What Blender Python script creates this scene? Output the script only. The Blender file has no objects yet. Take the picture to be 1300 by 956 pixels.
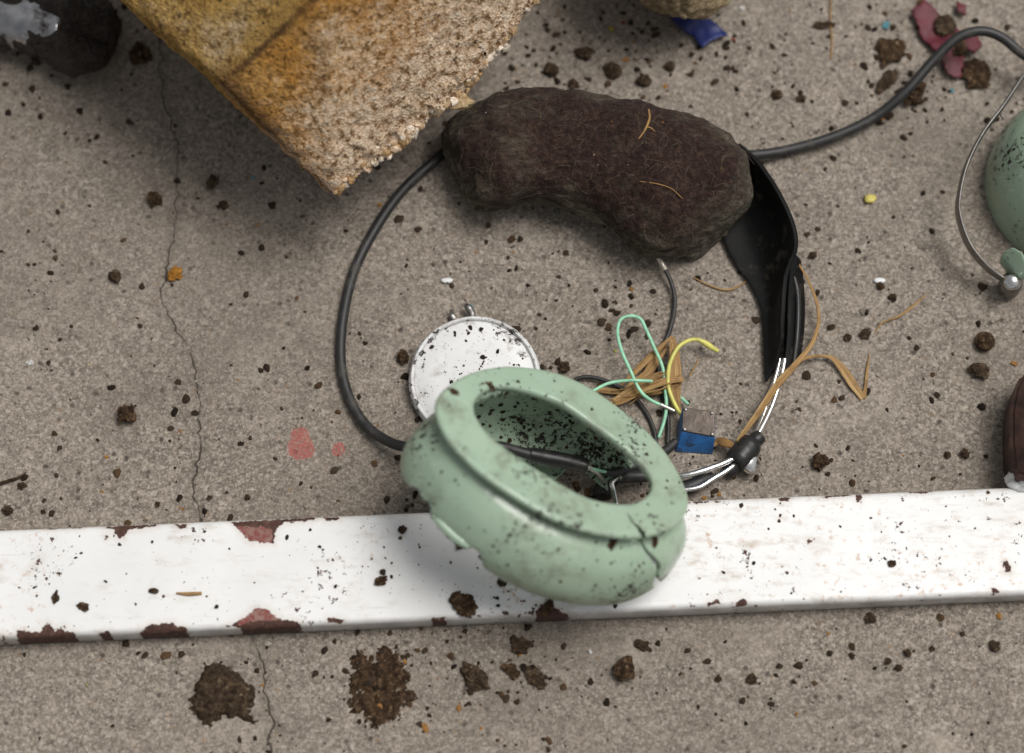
import bpy, bmesh, math, random
import numpy as np
from mathutils import Vector, Matrix, noise
from mathutils.bvhtree import BVHTree

random.seed(7); np.random.seed(7)
R = math.radians
scene = bpy.context.scene
COL = scene.collection

# ------------------------------------------------------------------ camera, sky, sun, exposure
D, TILT, WIDTH = 0.90, R(20), 0.351            # metres to the ground point in the picture's middle
FOCAL = 36.0 * D / WIDTH
cam_data = bpy.data.cameras.new('camera')
cam = bpy.data.objects.new('camera', cam_data); COL.objects.link(cam)
cam.location = (0, -D * math.sin(TILT), D * math.cos(TILT))
cam.rotation_euler = (TILT, 0, 0)
cam_data.lens = FOCAL; cam_data.sensor_width = 36; cam_data.clip_start = 0.01; cam_data.clip_end = 50
cam_data.dof.use_dof = True; cam_data.dof.focus_distance = D - 0.012; cam_data.dof.aperture_fstop = 4.9
scene.camera = cam

SUN_EL, SUN_AZ = R(68), R(72)                   # azimuth measured from +Y towards +X
world = bpy.data.worlds.new('World'); scene.world = world; world.use_nodes = True
wn = world.node_tree; wn.nodes.clear()
sky = wn.nodes.new('ShaderNodeTexSky'); sky.sky_type = 'NISHITA'; sky.sun_disc = False
sky.sun_elevation = SUN_EL; sky.sun_rotation = SUN_AZ; sky.dust_density = 4; sky.ozone_density = 1
hs = wn.nodes.new('ShaderNodeHueSaturation'); hs.inputs['Saturation'].default_value = 0.12   # cloud cover
bg = wn.nodes.new('ShaderNodeBackground'); bg.inputs['Strength'].default_value = 0.055
wo = wn.nodes.new('ShaderNodeOutputWorld')
wn.links.new(sky.outputs[0], hs.inputs['Color']); wn.links.new(hs.outputs[0], bg.inputs['Color'])
wn.links.new(bg.outputs[0], wo.inputs['Surface'])
sun_d = bpy.data.lights.new('sun', 'SUN'); sun_d.energy = 1.5; sun_d.angle = R(28); sun_d.color = (1, .965, .92)
sun = bpy.data.objects.new('sun', sun_d); COL.objects.link(sun)
sdir = Vector((math.sin(SUN_AZ) * math.cos(SUN_EL), math.cos(SUN_AZ) * math.cos(SUN_EL), math.sin(SUN_EL)))
sun.rotation_euler = sdir.to_track_quat('Z', 'Y').to_euler(); sun.location = sdir * 3
vs = scene.view_settings
vs.view_transform = 'Standard'; vs.look = 'None'; vs.exposure = 0.62; vs.gamma = 1; vs.use_curve_mapping = False

# ------------------------------------------------------------------ pixels to points
CC = np.array(cam.location); UU = np.array((0, math.cos(TILT), math.sin(TILT))); RR_ = np.array((1., 0, 0))
FF = np.array((0, math.sin(TILT), -math.cos(TILT))); KPX = 36.0 / 1300 / FOCAL; MM = 0.001
def ray(x, y): return FF + RR_ * ((x - 650) * KPX) + UU * ((478 - y) * KPX)
def P(x, y, z=0.0):
    d = ray(x, y); return Vector(CC + d * ((z - CC[2]) / d[2]))
def PP(x, y, p0, n):
    d = ray(x, y); return Vector(CC + d * (np.dot(np.array(p0) - CC, n) / np.dot(d, n)))
def px_of(v):
    q = np.array(v) - CC; w = q @ FF
    return 650 + (q @ RR_) / w / KPX, 478 - (q @ UU) / w / KPX

# ------------------------------------------------------------------ object helpers
def tag(o, label=None, cat=None, group=None, kind=None):
    if label: o['label'] = label
    if cat: o['category'] = cat
    if group: o['group'] = group
    if kind: o['kind'] = kind
    return o
def link(name, me, mat=None, parent=None, smooth=True):
    o = bpy.data.objects.new(name, me); COL.objects.link(o)
    if mat is not None and not me.materials: me.materials.append(mat)
    if smooth: me.polygons.foreach_set('use_smooth', [True] * len(me.polygons))
    if parent is not None: parent_keep(o, parent)
    return o
def parent_keep(o, p):
    o.parent = p; o.matrix_parent_inverse = Matrix.Translation(p.location).inverted()
def empty(name, loc):
    o = bpy.data.objects.new(name, None); COL.objects.link(o); o.location = loc; o.empty_display_size = .01
    return o
def mesh(name, v, f):
    me = bpy.data.meshes.new(name); me.from_pydata([tuple(p) for p in v], [], [tuple(p) for p in f]); me.update(); return me
def attr(me, name, vals):
    a = me.attributes.new(name, 'FLOAT', 'POINT'); a.data.foreach_set('value', np.asarray(vals, dtype=np.float32))
def coords(me):
    a = np.empty(len(me.vertices) * 3, dtype=np.float32); me.vertices.foreach_get('co', a); return a.reshape(-1, 3)
def setco(me, a): me.vertices.foreach_set('co', np.asarray(a, dtype=np.float32).ravel()); me.update()
def apply_mods(o):
    dg = bpy.context.evaluated_depsgraph_get(); dg.update()
    me = bpy.data.meshes.new_from_object(o.evaluated_get(dg)); o.modifiers.clear(); o.data = me; return me
def bvh(o):
    bpy.context.view_layer.update(); m = o.matrix_world; me = o.data
    return BVHTree.FromPolygons([m @ v.co for v in me.vertices], [p.vertices[:] for p in me.polygons])
def catmull(pts, n=12, closed=False):
    p = np.array([tuple(q) for q in pts], dtype=float)
    if closed: p = np.vstack([p[-1], p, p[0], p[1]])
    else: p = np.vstack([2 * p[0] - p[1], p, 2 * p[-1] - p[-2]])
    out = []
    for i in range(1, len(p) - 2):
        for k in range(n):
            t = k / n; a, b, c, d = p[i - 1], p[i], p[i + 1], p[i + 2]
            out.append(.5 * (2 * b + (c - a) * t + (2 * a - 5 * b + 4 * c - d) * t * t + (3 * b - a - 3 * c + d) * t ** 3))
    if not closed: out.append(p[-2])
    return np.array(out)
def tube_geo(path, rad, seg=12, flat=1.0, up=None, cap=True):
    """tube along path (n,3); rad float or list; flat < 1 squashes the section along up"""
    path = np.asarray(path, dtype=float); n = len(path)
    rad = np.full(n, rad) if np.isscalar(rad) else np.interp(np.linspace(0, 1, n), np.linspace(0, 1, len(rad)), rad)
    T = np.gradient(path, axis=0); T /= np.linalg.norm(T, axis=1)[:, None] + 1e-12
    N = np.array((0, 0, 1.)) if up is None else np.array(up, float)
    if abs(N @ T[0]) > .9: N = np.array((1., 0, 0))
    v, f = [], []
    for i in range(n):
        N = N - T[i] * (N @ T[i]); N /= np.linalg.norm(N); B = np.cross(T[i], N)
        for k in range(seg):
            a = 2 * math.pi * k / seg
            v.append(path[i] + rad[i] * (math.cos(a) * B + math.sin(a) * N * flat))
    for i in range(n - 1):
        for k in range(seg):
            a, b = i * seg + k, i * seg + (k + 1) % seg
            f.append((a, b, b + seg, a + seg))
    if cap: f.append(tuple(range(seg - 1, -1, -1))); f.append(tuple((n - 1) * seg + k for k in range(seg)))
    return v, f
def tube(name, path, rad, mat, parent=None, seg=12, flat=1.0, n=10, spline=True):
    p = catmull(path, n) if spline else np.array([tuple(q) for q in path])
    v, f = tube_geo(p, rad, seg, flat); return link(name, mesh(name, v, f), mat, parent)
def sdf_poly(pts, poly):
    """signed distance (negative inside) of pts (n,2) to polygon (m,2)"""
    poly = np.asarray(poly, float); d = np.full(len(pts), 1e9); ins = np.zeros(len(pts), bool)
    for a, b in zip(poly, np.roll(poly, -1, 0)):
        e = b - a; w = pts - a; t = np.clip((w @ e) / (e @ e + 1e-15), 0, 1)
        d = np.minimum(d, np.linalg.norm(w - t[:, None] * e, axis=1))
        c = ((a[1] <= pts[:, 1]) != (b[1] <= pts[:, 1])) & (pts[:, 0] < (b[0] - a[0]) * (pts[:, 1] - a[1]) / (b[1] - a[1] + 1e-15) + a[0])
        ins ^= c
    return np.where(ins, -d, d)
def fnoise(p, s, seed=0.0, oct=3):
    return noise.fractal((p[0] * s + seed, p[1] * s - seed, p[2] * s + 2 * seed), 1.0, 2.1, oct)

# ------------------------------------------------------------------ material helpers
class Mat:
    def __init__(s, name):
        s.m = bpy.data.materials.new(name); s.m.use_nodes = True; s.t = s.m.node_tree
        s.b = s.t.nodes['Principled BSDF']; s.co = s.n('ShaderNodeTexCoord').outputs['Object']
    def n(s, t, **k):
        o = s.t.nodes.new(t)
        for a, b in k.items(): setattr(o, a, b)
        return o
    def set(s, i, v):
        if isinstance(i, str): i = s.b.inputs[i]
        if hasattr(v, 'is_linked'): s.t.links.new(v, i)
        elif isinstance(v, (tuple, list)) and len(v) == 3 and i.type == 'RGBA': i.default_value = (*v, 1)
        else: i.default_value = v
    def noise(s, scale, detail=4, rough=.6, vec=None, dist=0.0):
        o = s.n('ShaderNodeTexNoise'); s.set(o.inputs['Vector'], vec or s.co)
        for a, b in (('Scale', scale), ('Detail', detail), ('Roughness', rough), ('Distortion', dist)): o.inputs[a].default_value = b
        return o.outputs['Fac']
    def vor(s, scale, feat='F1', out='Distance', vec=None, rnd=1.0):
        o = s.n('ShaderNodeTexVoronoi', feature=feat); s.set(o.inputs['Vector'], vec or s.co)
        o.inputs['Scale'].default_value = scale; o.inputs['Randomness'].default_value = rnd; return o.outputs[out]
    def ramp(s, fac, *st, interp='LINEAR'):
        o = s.n('ShaderNodeValToRGB'); o.color_ramp.interpolation = interp; e = o.color_ramp.elements
        while len(e) < len(st): e.new(.5)
        for q, (p, c) in zip(e, st): q.position = p; q.color = (c, c, c, 1) if np.isscalar(c) else (*c, 1)
        s.set(o.inputs[0], fac); return o.outputs[0]
    def mr(s, v, a, b, c=0.0, d=1.0):
        o = s.n('ShaderNodeMapRange'); s.set(o.inputs[0], v)
        for i, q in enumerate((a, b, c, d)): o.inputs[i + 1].default_value = q
        return o.outputs[0]
    def math(s, op, a, b=0.0, c=0.0):
        o = s.n('ShaderNodeMath', operation=op)
        for i, q in enumerate((a, b, c)): s.set(o.inputs[i], q)
        return o.outputs[0]
    def mix(s, fac, a, b, blend='MIX'):
        o = s.n('ShaderNodeMix', data_type='RGBA', blend_type=blend)
        s.set(o.inputs['Factor'], fac); s.set(o.inputs[6], a); s.set(o.inputs[7], b); return o.outputs[2]
    def at(s, name): return s.n('ShaderNodeAttribute', attribute_name=name).outputs['Fac']
    def atc(s, name): return s.n('ShaderNodeAttribute', attribute_name=name).outputs['Color']
    def bump(s, h, strength=.5, dist=.0005):
        o = s.n('ShaderNodeBump'); o.inputs['Strength'].default_value = strength; o.inputs['Distance'].default_value = dist
        s.set(o.inputs['Height'], h)
        if s.b.inputs['Normal'].is_linked: s.t.links.new(s.b.inputs['Normal'].links[0].from_socket, o.inputs['Normal'])
        s.set('Normal', o.outputs[0]); return s
    def done(s, **k):
        for a, b in k.items(): s.set({'color': 'Base Color', 'rough': 'Roughness', 'metal': 'Metallic', 'spec': 'Specular IOR Level'}[a], b)
        return s.m

def m_concrete():
    m = Mat('concrete')
    big = m.noise(14, 4, .6); mid = m.noise(95, 6, .75); fine = m.noise(560, 4, .75); grit = m.noise(1150, 3, .7)
    base = m.ramp(big, (.3, (.222, .187, .151)), (.72, (.305, .260, .214)))
    base = m.mix(m.ramp(mid, (.45, 0), (.72, .75)), base, (.165, .140, .115))
    base = m.mix(m.ramp(fine, (.37, .6), (.53, 0)), base, (.095, .079, .064))
    base = m.mix(m.ramp(grit, (.36, .35), (.47, 0)), base, (.095, .080, .066))
    base = m.mix(m.ramp(grit, (.53, 0), (.66, .8)), base, (.46, .41, .35))
    base = m.mix(m.ramp(fine, (.58, 0), (.72, .6)), base, (.44, .39, .33))
    cell = m.vor(480, out='Color'); sep = m.n('ShaderNodeSeparateColor'); m.set(sep.inputs[0], cell)
    gd = m.math('ADD', m.vor(480), m.mr(grit, .3, .7, -.15, .15)); gm = m.math('MULTIPLY', m.ramp(gd, (.22, 1), (.42, 0)), m.ramp(sep.outputs[0], (.84, 0), (.86, 1)))
    gcol = m.ramp(sep.outputs[1], (0, (.42, .38, .33)), (.25, (.26, .17, .10)), (.4, (.46, .42, .37)), (.55, (.08, .06, .05)), interp='CONSTANT')
    base = m.mix(m.math('MULTIPLY', gm, .7), base, gcol)
    for sc, am in ((1150, .55), (640, .38)):
        gv = m.vor(sc, out='Color'); gs = m.n('ShaderNodeSeparateColor'); m.set(gs.inputs[0], gv); reg = m.mr(m.noise(19, 3), .3, .7, .5 * am, am)
        base = m.mix(m.math('MULTIPLY', m.ramp(gs.outputs[0], (.0, 1), (.28, 0)), reg), base, (.075, .062, .050))
        base = m.mix(m.math('MULTIPLY', m.ramp(gs.outputs[0], (.74, 0), (1, 1)), reg), base, (.52, .46, .39))
    # pitting
    pv = m.vor(260, out='Color'); ps = m.n('ShaderNodeSeparateColor'); m.set(ps.inputs[0], pv)
    pit = m.math('MULTIPLY', m.ramp(m.vor(260, vec=None), (.10, 1), (.3, 0)), m.ramp(ps.outputs[0], (.80, 0), (.82, 1)))
    base = m.mix(m.math('MULTIPLY', pit, .85), base, (.05, .042, .036))
    # wide damp stains
    base = m.mix(m.ramp(m.noise(8, 4, .6, dist=.6), (.48, 0), (.68, .50)), base, (.150, .126, .102))
    base = m.mix(m.ramp(m.noise(34, 5, .7, dist=.8), (.56, 0), (.74, .5)), base, (.125, .103, .082))
    base = m.mix(m.ramp(m.noise(27, 4, .65), (.58, 0), (.74, .5)), base, (.42, .37, .31))
    # red paint splashes
    sp = m.math('ADD', m.at('paint'), m.mr(m.noise(420, 3), 0, 1, -1.2, 1.2))
    pm = m.math('MULTIPLY', m.ramp(sp, (.0, .9), (.35, 0)), m.ramp(m.noise(1100, 3), (.40, .35), (.55, 1)))
    base = m.mix(pm, base, (.36, .10, .085))
    # the crack
    dx = m.math('ABSOLUTE', m.math('ADD', m.at('crack'), m.mr(m.noise(500, 4), 0, 1, -.7, .7)))
    wid = m.mr(m.noise(45, 2), .35, .65, .12, .40)
    cm = m.math('MULTIPLY', m.math('LESS_THAN', dx, wid), m.mr(m.noise(60, 3), .38, .46))
    halo = m.ramp(m.mr(dx, 0, 4), (0, .25), (1, 0))
    base = m.mix(halo, base, (.10, .085, .07)); base = m.mix(m.math('MULTIPLY', cm, .85), base, (.045, .038, .032))
    m.bump(m.math('MULTIPLY', cm, -1.0), .8, .0006)
    h = m.math('ADD', m.math('MULTIPLY', fine, .6), m.math('ADD', m.math('MULTIPLY', grit, .4), m.math('MULTIPLY', pit, -.5)))
    m.bump(h, .9, .0009)
    return m.done(color=base, rough=.88, spec=.3)

def m_paint_white():
    m = Mat('chipped_white_paint')
    sd = m.math('ADD', m.at('chip'), m.mr(m.noise(700, 4, .65), 0, 1, -1.5, 1.5))      # millimetres
    chip = m.math('LESS_THAN', sd, 0.0)
    tiny = m.math('GREATER_THAN', m.math('MULTIPLY', m.noise(420, 4, .7), m.mr(m.noise(40, 3), .35, .65, .82, 1.16)), .685)
    red = m.math('ADD', m.at('red'), m.mr(m.noise(500, 3), 0, 1, -1.6, 1.6))
    rust = m.ramp(m.noise(500, 4, .7), (.3, (.028, .014, .010)), (.55, (.075, .032, .022)), (.75, (.15, .095, .07)))
    rust = m.mix(m.math('LESS_THAN', red, 0.0), rust, m.ramp(m.noise(600, 3), (.4, (.19, .045, .038)), (.6, (.25, .15, .125))))
    white = m.ramp(m.noise(22, 4), (.3, (.70, .70, .69)), (.7, (.79, .79, .785)))
    streak = m.n('ShaderNodeMapping'); m.set(streak.inputs[0], m.co); streak.inputs['Scale'].default_value = (.45, 1, 1); streak.inputs['Rotation'].default_value = (0, 0, R(-2))
    grime = m.math('MULTIPLY', m.ramp(m.noise(260, 5, .7, streak.outputs[0]), (.52, 0), (.70, .55)), m.ramp(m.noise(18, 4), (.40, 0), (.58, 1)))
    white = m.mix(grime, white, (.36, .27, .18))
    ora = m.math('MULTIPLY', m.ramp(m.noise(330, 4, .7), (.57, 0), (.70, .8)), m.ramp(m.noise(24, 2), (.46, 0), (.6, 1)))
    white = m.mix(ora, white, (.42, .22, .09))
    halo = m.ramp(m.mr(sd, 0, 2.2), (0, .28), (1, 0)); white = m.mix(halo, white, (.45, .33, .24))
    scratch = m.n('ShaderNodeMapping'); m.set(scratch.inputs[0], m.co); scratch.inputs['Scale'].default_value = (.08, 1, 1); scratch.inputs['Rotation'].default_value = (0, 0, R(38))
    sc = m.ramp(m.noise(900, 2, .5, scratch.outputs[0]), (.66, 0), (.72, .35)); white = m.mix(sc, white, (.5, .48, .45))
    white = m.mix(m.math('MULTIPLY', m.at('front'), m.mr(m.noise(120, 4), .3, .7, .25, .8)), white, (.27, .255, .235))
    al = m.math('MAXIMUM', chip, tiny)
    m.bump(m.math('SUBTRACT', 1.0, al), .7, .00035); m.bump(m.noise(60, 3), .15, .001)
    return m.done(color=m.mix(al, white, rust), rough=m.mix(al, (.38,) * 3, (.85,) * 3))

def m_green(name, dirt_lo, dirt_hi, smear=1.0):
    m = Mat(name)
    g = m.ramp(m.noise(30, 3), (.3, (.315, .430, .320)), (.7, (.355, .470, .355)))
    scm = m.n('ShaderNodeMapping'); m.set(scm.inputs[0], m.co); scm.inputs['Scale'].default_value = (.12, 1, .6); scm.inputs['Rotation'].default_value = (0, 0, R(-25))
    g = m.mix(m.math('MULTIPLY', m.ramp(m.noise(620, 3, .6, scm.outputs[0]), (.60, 0), (.68, .5)), m.ramp(m.noise(40, 2), (.42, 0), (.58, 1))), g, (.50, .57, .49))
    g = m.mix(m.ramp(m.noise(14, 3), (.45, 0), (.7, .35)), g, (.30, .35, .25))
    sm = m.math('MULTIPLY', m.ramp(m.noise(110, 5, .72), (.50, 0), (.74, .75 * smear)), m.ramp(m.noise(28, 2), (.42, 0), (.6, 1)))
    g = m.mix(sm, g, (.11, .085, .058))
    sp = m.ramp(m.math('MULTIPLY', m.noise(520, 5, .75), m.mr(m.noise(45, 3), .3, .7, .72, 1.2)), (dirt_lo, 0), (dirt_hi, 1))
    g = m.mix(sp, g, (.022, .017, .013))
    m.bump(m.math('ADD', sp, sm), .35, .0005); m.bump(m.noise(130, 3), .12, .0006)
    return m.done(color=g, rough=m.mix(m.math('MAXIMUM', sp, sm), (.20,) * 3, (.9,) * 3), spec=.5)

def m_soil(name='soil', a=(.018, .012, .008), b=(.06, .040, .025), c=(.13, .09, .055)):
    m = Mat(name)
    col = m.ramp(m.noise(520, 5, .8), (.36, a), (.52, b), (.66, c))
    v = m.vor(900, out='Color'); s = m.n('ShaderNodeSeparateColor'); m.set(s.inputs[0], v)
    col = m.mix(m.ramp(s.outputs[0], (.985, 0), (.99, .6)), col, (.28, .21, .13))
    m.bump(m.noise(900, 4, .7), 1, .001)
    return m.done(color=col, rough=.95, spec=.15)

def m_foam():
    m = Mat('weathered_yellow_foam')
    fold, pale, dark = m.at('orange'), m.at('pale'), m.at('edge')
    n1 = m.noise(38, 5, .65); n2 = m.noise(420, 4, .7); n3 = m.noise(1500, 3, .7)
    left = m.ramp(n1, (.3, (.36, .20, .055)), (.55, (.54, .34, .11)), (.75, (.47, .35, .19)))
    orange = m.ramp(n1, (.3, (.50, .22, .045)), (.5, (.62, .33, .09)), (.72, (.60, .41, .21)))
    cream = m.ramp(n2, (.3, (.58, .35, .19)), (.5, (.78, .58, .40)), (.7, (.84, .71, .56)))
    c = m.mix(fold, left, orange)
    c = m.mix(m.ramp(m.math('ADD', pale, m.math('ADD', m.mr(n1, .3, .7, -.38, .38), m.mr(n2, .3, .7, -.22, .22))), (.22, 0), (.88, 1)), c, cream)
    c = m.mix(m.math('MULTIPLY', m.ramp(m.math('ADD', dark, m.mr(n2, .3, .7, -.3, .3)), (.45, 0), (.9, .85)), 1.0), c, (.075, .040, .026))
    c = m.mix(m.ramp(n2, (.36, .85), (.50, 0)), c, (.13, .07, .03)); c = m.mix(m.ramp(m.noise(120, 4, .7), (.36, .35), (.48, 0)), c, (.24, .12, .04))
    c = m.mix(m.ramp(n3, (.33, .6), (.44, 0)), c, (.10, .06, .03))
    sp = m.math('MULTIPLY', m.ramp(m.noise(260, 4, .75), (.60, 0), (.68, .9)), m.ramp(m.noise(25, 2), (.4, .3), (.6, 1)))
    c = m.mix(sp, c, (.03, .022, .018))
    v = m.vor(1000); m.bump(m.math('ADD', v, m.math('MULTIPLY', n3, 1.2)), 1, .0012); m.bump(n2, .6, .002)
    m.b.inputs['Subsurface Weight'].default_value = 0.0
    return m.done(color=c, rough=1.0, spec=.05)

def m_pad():
    m = Mat('dark_dirty_foam')
    n1 = m.noise(45, 5, .65); n2 = m.noise(500, 4, .7)
    st = m.n('ShaderNodeMapping'); m.set(st.inputs[0], m.co); st.inputs['Scale'].default_value = (.35, 1.3, 1); st.inputs['Rotation'].default_value = (0, 0, R(12))
    n3 = m.noise(420, 4, .7, st.outputs[0])
    c = m.ramp(n2, (.3, (.014, .008, .007)), (.52, (.036, .020, .016)), (.72, (.080, .050, .036)))
    d = m.ramp(m.math('ADD', m.at('side'), m.mr(n1, .3, .7, -.35, .35)), (.36, 0), (1.0, .8))
    c = m.mix(d, c, m.ramp(n3, (.36, (.040, .034, .021)), (.52, (.15, .135, .095)), (.68, (.32, .29, .23))))
    c = m.mix(m.ramp(n3, (.6, 0), (.74, .5)), c, (.14, .105, .08))
    m.bump(n2, 1, .0018); m.bump(m.noise(110, 5, .7), .55, .004); m.bump(m.noise(1400, 2), .6, .0006)
    m.b.inputs['Sheen Weight'].default_value = .04; m.b.inputs['Sheen Roughness'].default_value = .5
    return m.done(color=c, rough=.95, spec=.12)

def m_plain(name, c, rough=.5, metal=0.0, spec=.5, dust=.25, dustcol=(.17, .14, .11), scale=160, var=.25, thr=.55):
    m = Mat(name)
    base = m.ramp(m.noise(scale * 1.7, 4), (.3, tuple(x * (1 - var) for x in c)), (.7, tuple(x * (1 + var) for x in c)))
    dn = m.ramp(m.noise(scale, 5, .7), (thr, 0), (thr + .17, dust))
    m.bump(m.noise(scale * 3, 3), .2, .0003)
    return m.done(color=m.mix(dn, base, dustcol), rough=m.mix(dn, (rough,) * 3, (.9,) * 3), metal=m.math('MULTIPLY', m.math('SUBTRACT', 1.0, dn), metal), spec=spec)

def m_disc():
    m = Mat('dirty_white_disc')
    w = m.ramp(m.noise(50, 4), (.3, (.66, .66, .655)), (.7, (.77, .77, .77)))
    sm = m.math('MULTIPLY', m.ramp(m.noise(210, 5, .72), (.50, 0), (.66, .75)), m.ramp(m.noise(55, 3), (.42, 0), (.56, 1)))
    w = m.mix(sm, w, (.23, .20, .17))
    sp = m.ramp(m.math('MULTIPLY', m.noise(480, 5, .75), m.mr(m.noise(60, 3), .3, .7, .72, 1.18)), (.60, 0), (.625, 1))
    w = m.mix(sp, w, (.030, .022, .017)); m.bump(sp, .6, .0006)
    return m.done(color=w, rough=.45)

def m_crumbs():
    m = Mat('soil_crumb_mix'); c = m.atc('tint')
    m.bump(m.noise(1800, 3), .8, .0004)
    return m.done(color=m.mix(m.ramp(m.noise(1500, 3), (.35, .5), (.6, 0)), c, (.02, .015, .011)), rough=.95, spec=.15)

def m_straw():
    m = Mat('dry_straw'); mp = m.n('ShaderNodeMapping'); m.set(mp.inputs[0], m.n('ShaderNodeTexCoord').outputs['UV']); mp.inputs['Scale'].default_value = (9, 1.1, 1)
    c = m.ramp(m.noise(1.6, 5, .75, mp.outputs[0]), (.36, (.09, .042, .012)), (.48, (.30, .165, .055)), (.56, (.42, .27, .11)), (.66, (.62, .46, .25)))
    c = m.mix(m.ramp(m.noise(170, 3), (.5, 0), (.72, .6)), c, (.11, .055, .02))
    m.bump(m.noise(1.6, 3, .7, mp.outputs[0]), .5, .0003)
    return m.done(color=c, rough=.62, spec=.35)

M = dict(green2=m_green('sage_green_plastic_dusty', .55, .62, 1.5), concrete=m_concrete(), white=m_paint_white(), green=m_green('sage_green_plastic', .60, .64),
         green_in=m_green('sage_green_plastic_soiled_inside', .545, .585, 1.0), soil=m_soil(),
         soil_red=m_soil('brown_soil', (.018, .011, .007), (.062, .037, .021), (.17, .11, .062)),
         foam=m_foam(), pad=m_pad(), disc=m_disc(), crumbs=m_crumbs(), straw=m_straw(),
         rubber=m_plain('black_cable_rubber', (.018, .018, .018), .5, dust=.55, dustcol=(.10, .09, .075), thr=.52),
         sleeve=m_plain('black_headband_leatherette', (.007, .007, .007), .55, spec=.14, dust=.55, dustcol=(.09, .075, .055), thr=.56),
         blackp=m_plain('black_plastic', (.014, .014, .014), .4, dust=.4, dustcol=(.10, .08, .06)),
         chrome=m_plain('bright_steel_wire', (.75, .74, .72), .17, 1.0, dust=.6, dustcol=(.12, .08, .05), scale=220, var=.08, thr=.6),
         dullsteel=m_plain('dull_steel', (.26, .25, .24), .45, 1.0, dust=.6, dustcol=(.10, .07, .05), scale=220, var=.15, thr=.55),
         wetmetal=m_plain('wet_dark_metal', (.42, .42, .43), .14, 1.0, dust=.95, dustcol=(.025, .018, .012), scale=120, var=.3, thr=.50),
         greenw=m_plain('mint_wire_insulation', (.30, .62, .42), .4, dust=.3, thr=.6),
         yelloww=m_plain('yellow_wire_insulation', (.58, .55, .13), .4, dust=.4, dustcol=(.30, .24, .08), thr=.55),
         tin=m_plain('tinned_lead', (.55, .53, .48), .35, .8, dust=.5),
         blue=m_plain('bright_blue_plastic', (.03, .14, .38), .35, dust=.9, dustcol=(.022, .016, .012), scale=170, thr=.51),
         cover=m_plain('tarnished_metal_cover', (.075, .06, .05), .25, .7, dust=.8, dustcol=(.045, .03, .02), scale=120, thr=.5),
         bluefilm=m_plain('navy_plastic_shard', (.010, .020, .115), .5, dust=.8, dustcol=(.06, .045, .03), scale=110, thr=.55),
         redfilm=m_plain('crimson_plastic_shard', (.10, .009, .019), .6, dust=.85, dustcol=(.06, .045, .032), scale=90, thr=.54),
         rust=m_plain('dark_rusty_paint', (.050, .024, .017), .8, dust=.7, dustcol=(.13, .045, .03), scale=140, var=.6, thr=.56),
         ferrule=m_plain('pale_metal_ferrule', (.55, .50, .42), .35, .7, dust=.6))

# ------------------------------------------------------------------ ground
CRACK = [(203, -60), (203, 40), (204, 110), (215, 150), (228, 185), (224, 215), (224, 270), (215, 330), (203, 375), (212, 395), (232, 430),
         (243, 455), (250, 490), (254, 540), (253, 580), (243, 620), (250, 645), (256, 662), (318, 806), (331, 835), (336, 866), (345, 920), (338, 1020)]
def crack_x(y):
    pts = np.array([P(*q) for q in CRACK]); o = np.argsort(pts[:, 1])
    x = np.interp(y, pts[o, 1], pts[o, 0])
    return x + np.array([.0016 * noise.fractal((0, q * 210, 3), .8, 2.2, 5) for q in np.atleast_1d(y)])
def build_ground():
    def axis(lo, hi, st, far):
        a = list(np.arange(lo, hi, st)); g = st; x = lo
        while x > -far: g *= 1.5; x -= g; a.insert(0, x)
        g = st; x = a[-1]
        while x < far: g *= 1.5; x += g; a.append(x)
        return np.array(a)
    ys = axis(-.19, .22, .0016, 2.5); xs = axis(-.24, .24, .0016, 2.5)
    u0 = float(P(225, 400).x)
    xs = np.sort(np.concatenate([xs[np.abs(xs - u0) > .0018], u0 + np.array([-1.4, -.8, -.45, -.2, 0, .2, .45, .8, 1.4]) * MM]))
    X, Y = np.meshgrid(xs, ys); X0 = X.copy(); off = crack_x(ys)[:, None] - u0
    X = X + off * np.clip(1 - np.abs(X0 - u0) / .06, 0, 1)
    dxc = X - crack_x(ys)[:, None]
    Z = np.zeros_like(X); near = (np.abs(X) < .26) & (np.abs(Y) < .24)
    for i, j in zip(*np.where(near)):
        Z[i, j] = noise.noise((X[i, j] * 160, Y[i, j] * 160, 0)) * .00022 + noise.noise((X[i, j] * 25, Y[i, j] * 25, 7)) * .0003
    Z -= np.where(near, np.clip(1 - np.abs(dxc) / .0003, 0, 1) * .00025, 0)
    ny, nx = X.shape
    v = np.stack([X.ravel(), Y.ravel(), Z.ravel()], 1)
    idx = np.arange(nx * ny).reshape(ny, nx)
    f = np.stack([idx[:-1, :-1], idx[:-1, 1:], idx[1:, 1:], idx[1:, :-1]], -1).reshape(-1, 4)
    me = bpy.data.meshes.new('ground'); me.from_pydata(v.tolist(), [], f.tolist()); me.update()
    attr(me, 'crack', np.clip(dxc.ravel() * 1000, -50, 50))
    marks = [[(372, 545), (385, 541), (392, 552), (397, 565), (400, 575), (392, 582), (376, 583), (365, 575), (368, 560)],
             [(424, 564), (434, 563), (438, 571), (433, 580), (424, 578), (420, 571)],
             [(30, 545), (33, 543), (33, 548)], [(176, 440), (180, 440), (179, 443)]]
    p2 = v[:, :2]; sd = np.full(len(v), 30.)
    for q in marks: sd = np.minimum(sd, sdf_poly(p2, [tuple(P(*a))[:2] for a in q]) * 1000)
    attr(me, 'paint', np.clip(sd, -30, 30))
    return tag(link('ground', me, M['concrete']), 'speckled grey brown cracked concrete paving with grit', kind='structure')
ground = build_ground()
def at(pts, z=0.0): return [P(p[0], p[1], (p[2] if len(p) > 2 else z) * 1.0) for p in pts]
def mmz(pts): return [P(x, y, z * MM) for x, y, z in pts]

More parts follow.
